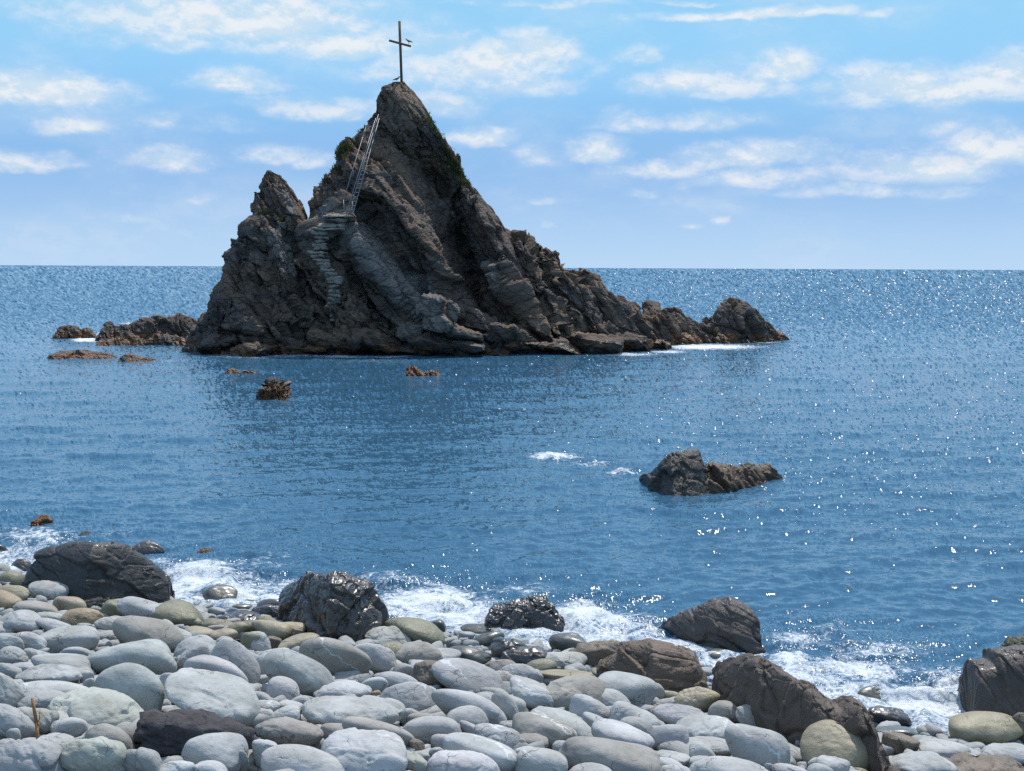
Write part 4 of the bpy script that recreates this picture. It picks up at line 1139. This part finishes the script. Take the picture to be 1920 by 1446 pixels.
for i, ln_ in enumerate(TXT.strip().splitlines()):
    f = ln_.split('|'); a = f[0].split()
    bb = [float(a[1]) / 3.2417 + OFF[a[0]], float(a[2]) / 3.2417 + 1000, float(a[3]) / 3.2417 + OFF[a[0]], float(a[4]) / 3.2417 + 1000]
    rows.append(dict(bb=bb, col=a[5], lean=float(a[6]), label=f[1] if len(f) > 1 else None, short=f[2] if len(f) > 2 else None, i=i))
    if rows[-1]['short']: ANCH.append((rows[-1]['short'], *bb))
gs = np.random.default_rng(99)
used = set()
ROUGHY = {'r', 'x'}
for r in rows:
    bb, c, i = list(r['bb']), r['col'], r['i']
    ex, ey = (bb[2] - bb[0]) * .03, (bb[3] - bb[1]) * .03
    big_bb = (bb[0] - ex, bb[1], bb[2] + ex, bb[3] + 2 * ey)
    Pc = on_beach((bb[0] + bb[2]) / 2, (bb[1] + bb[3]) / 2)
    kk = .05 if beach_z(Pc[0], Pc[1]) < -.01 else .25
    w, h = bb[2] - bb[0], bb[3] - bb[1]
    m = {'t': M_TAN, 'o': M_TAN, 'y': M_TAN, 'k': M_WET, 'd': M_WET, 'r': M_BOULDER, 'x': M_ROUGH}.get(c, M_DRY)
    v = gs.uniform(.90, 1.08); hue = gs.normal(0, .010, 3)
    col = tuple(np.clip(np.array(PAL[c]) * v * (1 + hue), 0, .6))
    pw = gs.uniform(3.0, 4.8) if c not in ROUGHY else 12
    crg = None
    if c == 'x': crg = (.034, .12, False)
    elif c in 'rk': crg = (min(.008 * max(w, h) / 40, .035), .22)
    elif c in 'n' or (r['label'] and any(q in r['label'] for q in ('angular', 'layered', 'cracked', 'lumpy', 'faceted'))): crg = (min(.005 * max(w, h) / 40, .018), .24)
    if crg is None and c in 'gwbl' and gs.uniform() < .45: crg = (.0045 * max(w, h) / 60, .0022 * max(w, h), False)
    big_ = max(w, h) > 60
    dmn = .74 if c in 'wgblp' else .6
    o = stone_mesh('stone' if w < 130 else 'boulder', big_bb, m, col, 4000 + i, r['lean'], int(gs.integers(9, 20)), pw, gs.uniform(.55, .78), .055, 5 if big_ or crg else 4, crg, dmin=dmn, k=kk)
    lab = r['label']
    if not lab:
        cx, cy = (bb[0] + bb[2]) / 2, (bb[1] + bb[3]) / 2
        sz = 'tiny' if w < 32 else 'small' if w < 65 else 'middle-sized'
        shp = 'flat' if w > 2.1 * h else 'oval' if w > 1.45 * h else 'upright' if h > 1.05 * w else 'round'
        near = []
        for (sh, x0, y0, x1, y1) in ANCH:
            ax, ay = (x0 + x1) / 2, (y0 + y1) / 2
            dx = max(abs(cx - ax) - (x1 - x0) / 2, 0); dy = max(abs(cy - ay) - (y1 - y0) / 2, 0)
            near.append((math.hypot(dx, dy) + .15 * math.hypot(cx - ax, cy - ay), sh, ax, ay, (x1 - x0), (y1 - y0)))
        near.sort()
        def rel(q):
            ux, uy = (cx - q[2]) / q[4], (cy - q[3]) / q[5]
            if abs(ux) > .55 and abs(ux) > abs(uy) * .8: return 'beside'
            return 'behind' if uy < 0 else 'before'
        for (a_, b_) in ((0, 1), (0, 2), (1, 2), (0, 3), (1, 3), (2, 3), (0, 4)):
            A1, B1 = near[a_], near[b_]
            if (A1[2] - cx) * (B1[2] - cx) < 0 and abs(A1[2] - B1[2]) > 40: t_ = f'between the {A1[1]} and the {B1[1]}'
            else: t_ = f'{rel(A1)} the {A1[1]}, near the {B1[1]}'
            lab = f'{sz} {WORD[c]} {shp} stone {t_}'
            if lab not in used and not any(u_.split(' stone ')[-1] == t_ and u_.startswith(f'{sz} {WORD[c]}') for u_ in used): break
    used.add(lab)
    tag(o, lab, 'stone' if w < 130 else 'boulder', 'stones of the beach')

# ------------------------------------------------------------------ driftwood stick standing among the stones
P0 = at_y(72.5, 1392, on_beach(72, 1392)[1]); P1 = at_y(60.5, 1309, P0[1] + .02)
st = empty('wooden_stick', P0); tag(st, 'thin bare wooden stick standing upright between the pale stones', 'stick')
mid_ = P0 + (P1 - P0) * .45 + np.array([.004, 0, 0])
part('stem', join([tube(P0 - np.array([0, 0, .1]), mid_, .013, 10, .013), tube(mid_, P1, .0135, 10, .012)]), M_STICK, st)
q0 = P0 + (P1 - P0) * .42
part('twig', join([tube(q0, q0 + np.array([.028, 0, .035]), .007, 8, .004), tube(q0 + np.array([.028, 0, .035]), q0 + np.array([.034, 0, .12]), .004, 8, .0015), tube(q0 + np.array([.012, 0, .01]), q0 + np.array([.03, -.01, -.012]), .009, 8, .006)]), M_STICK, st)
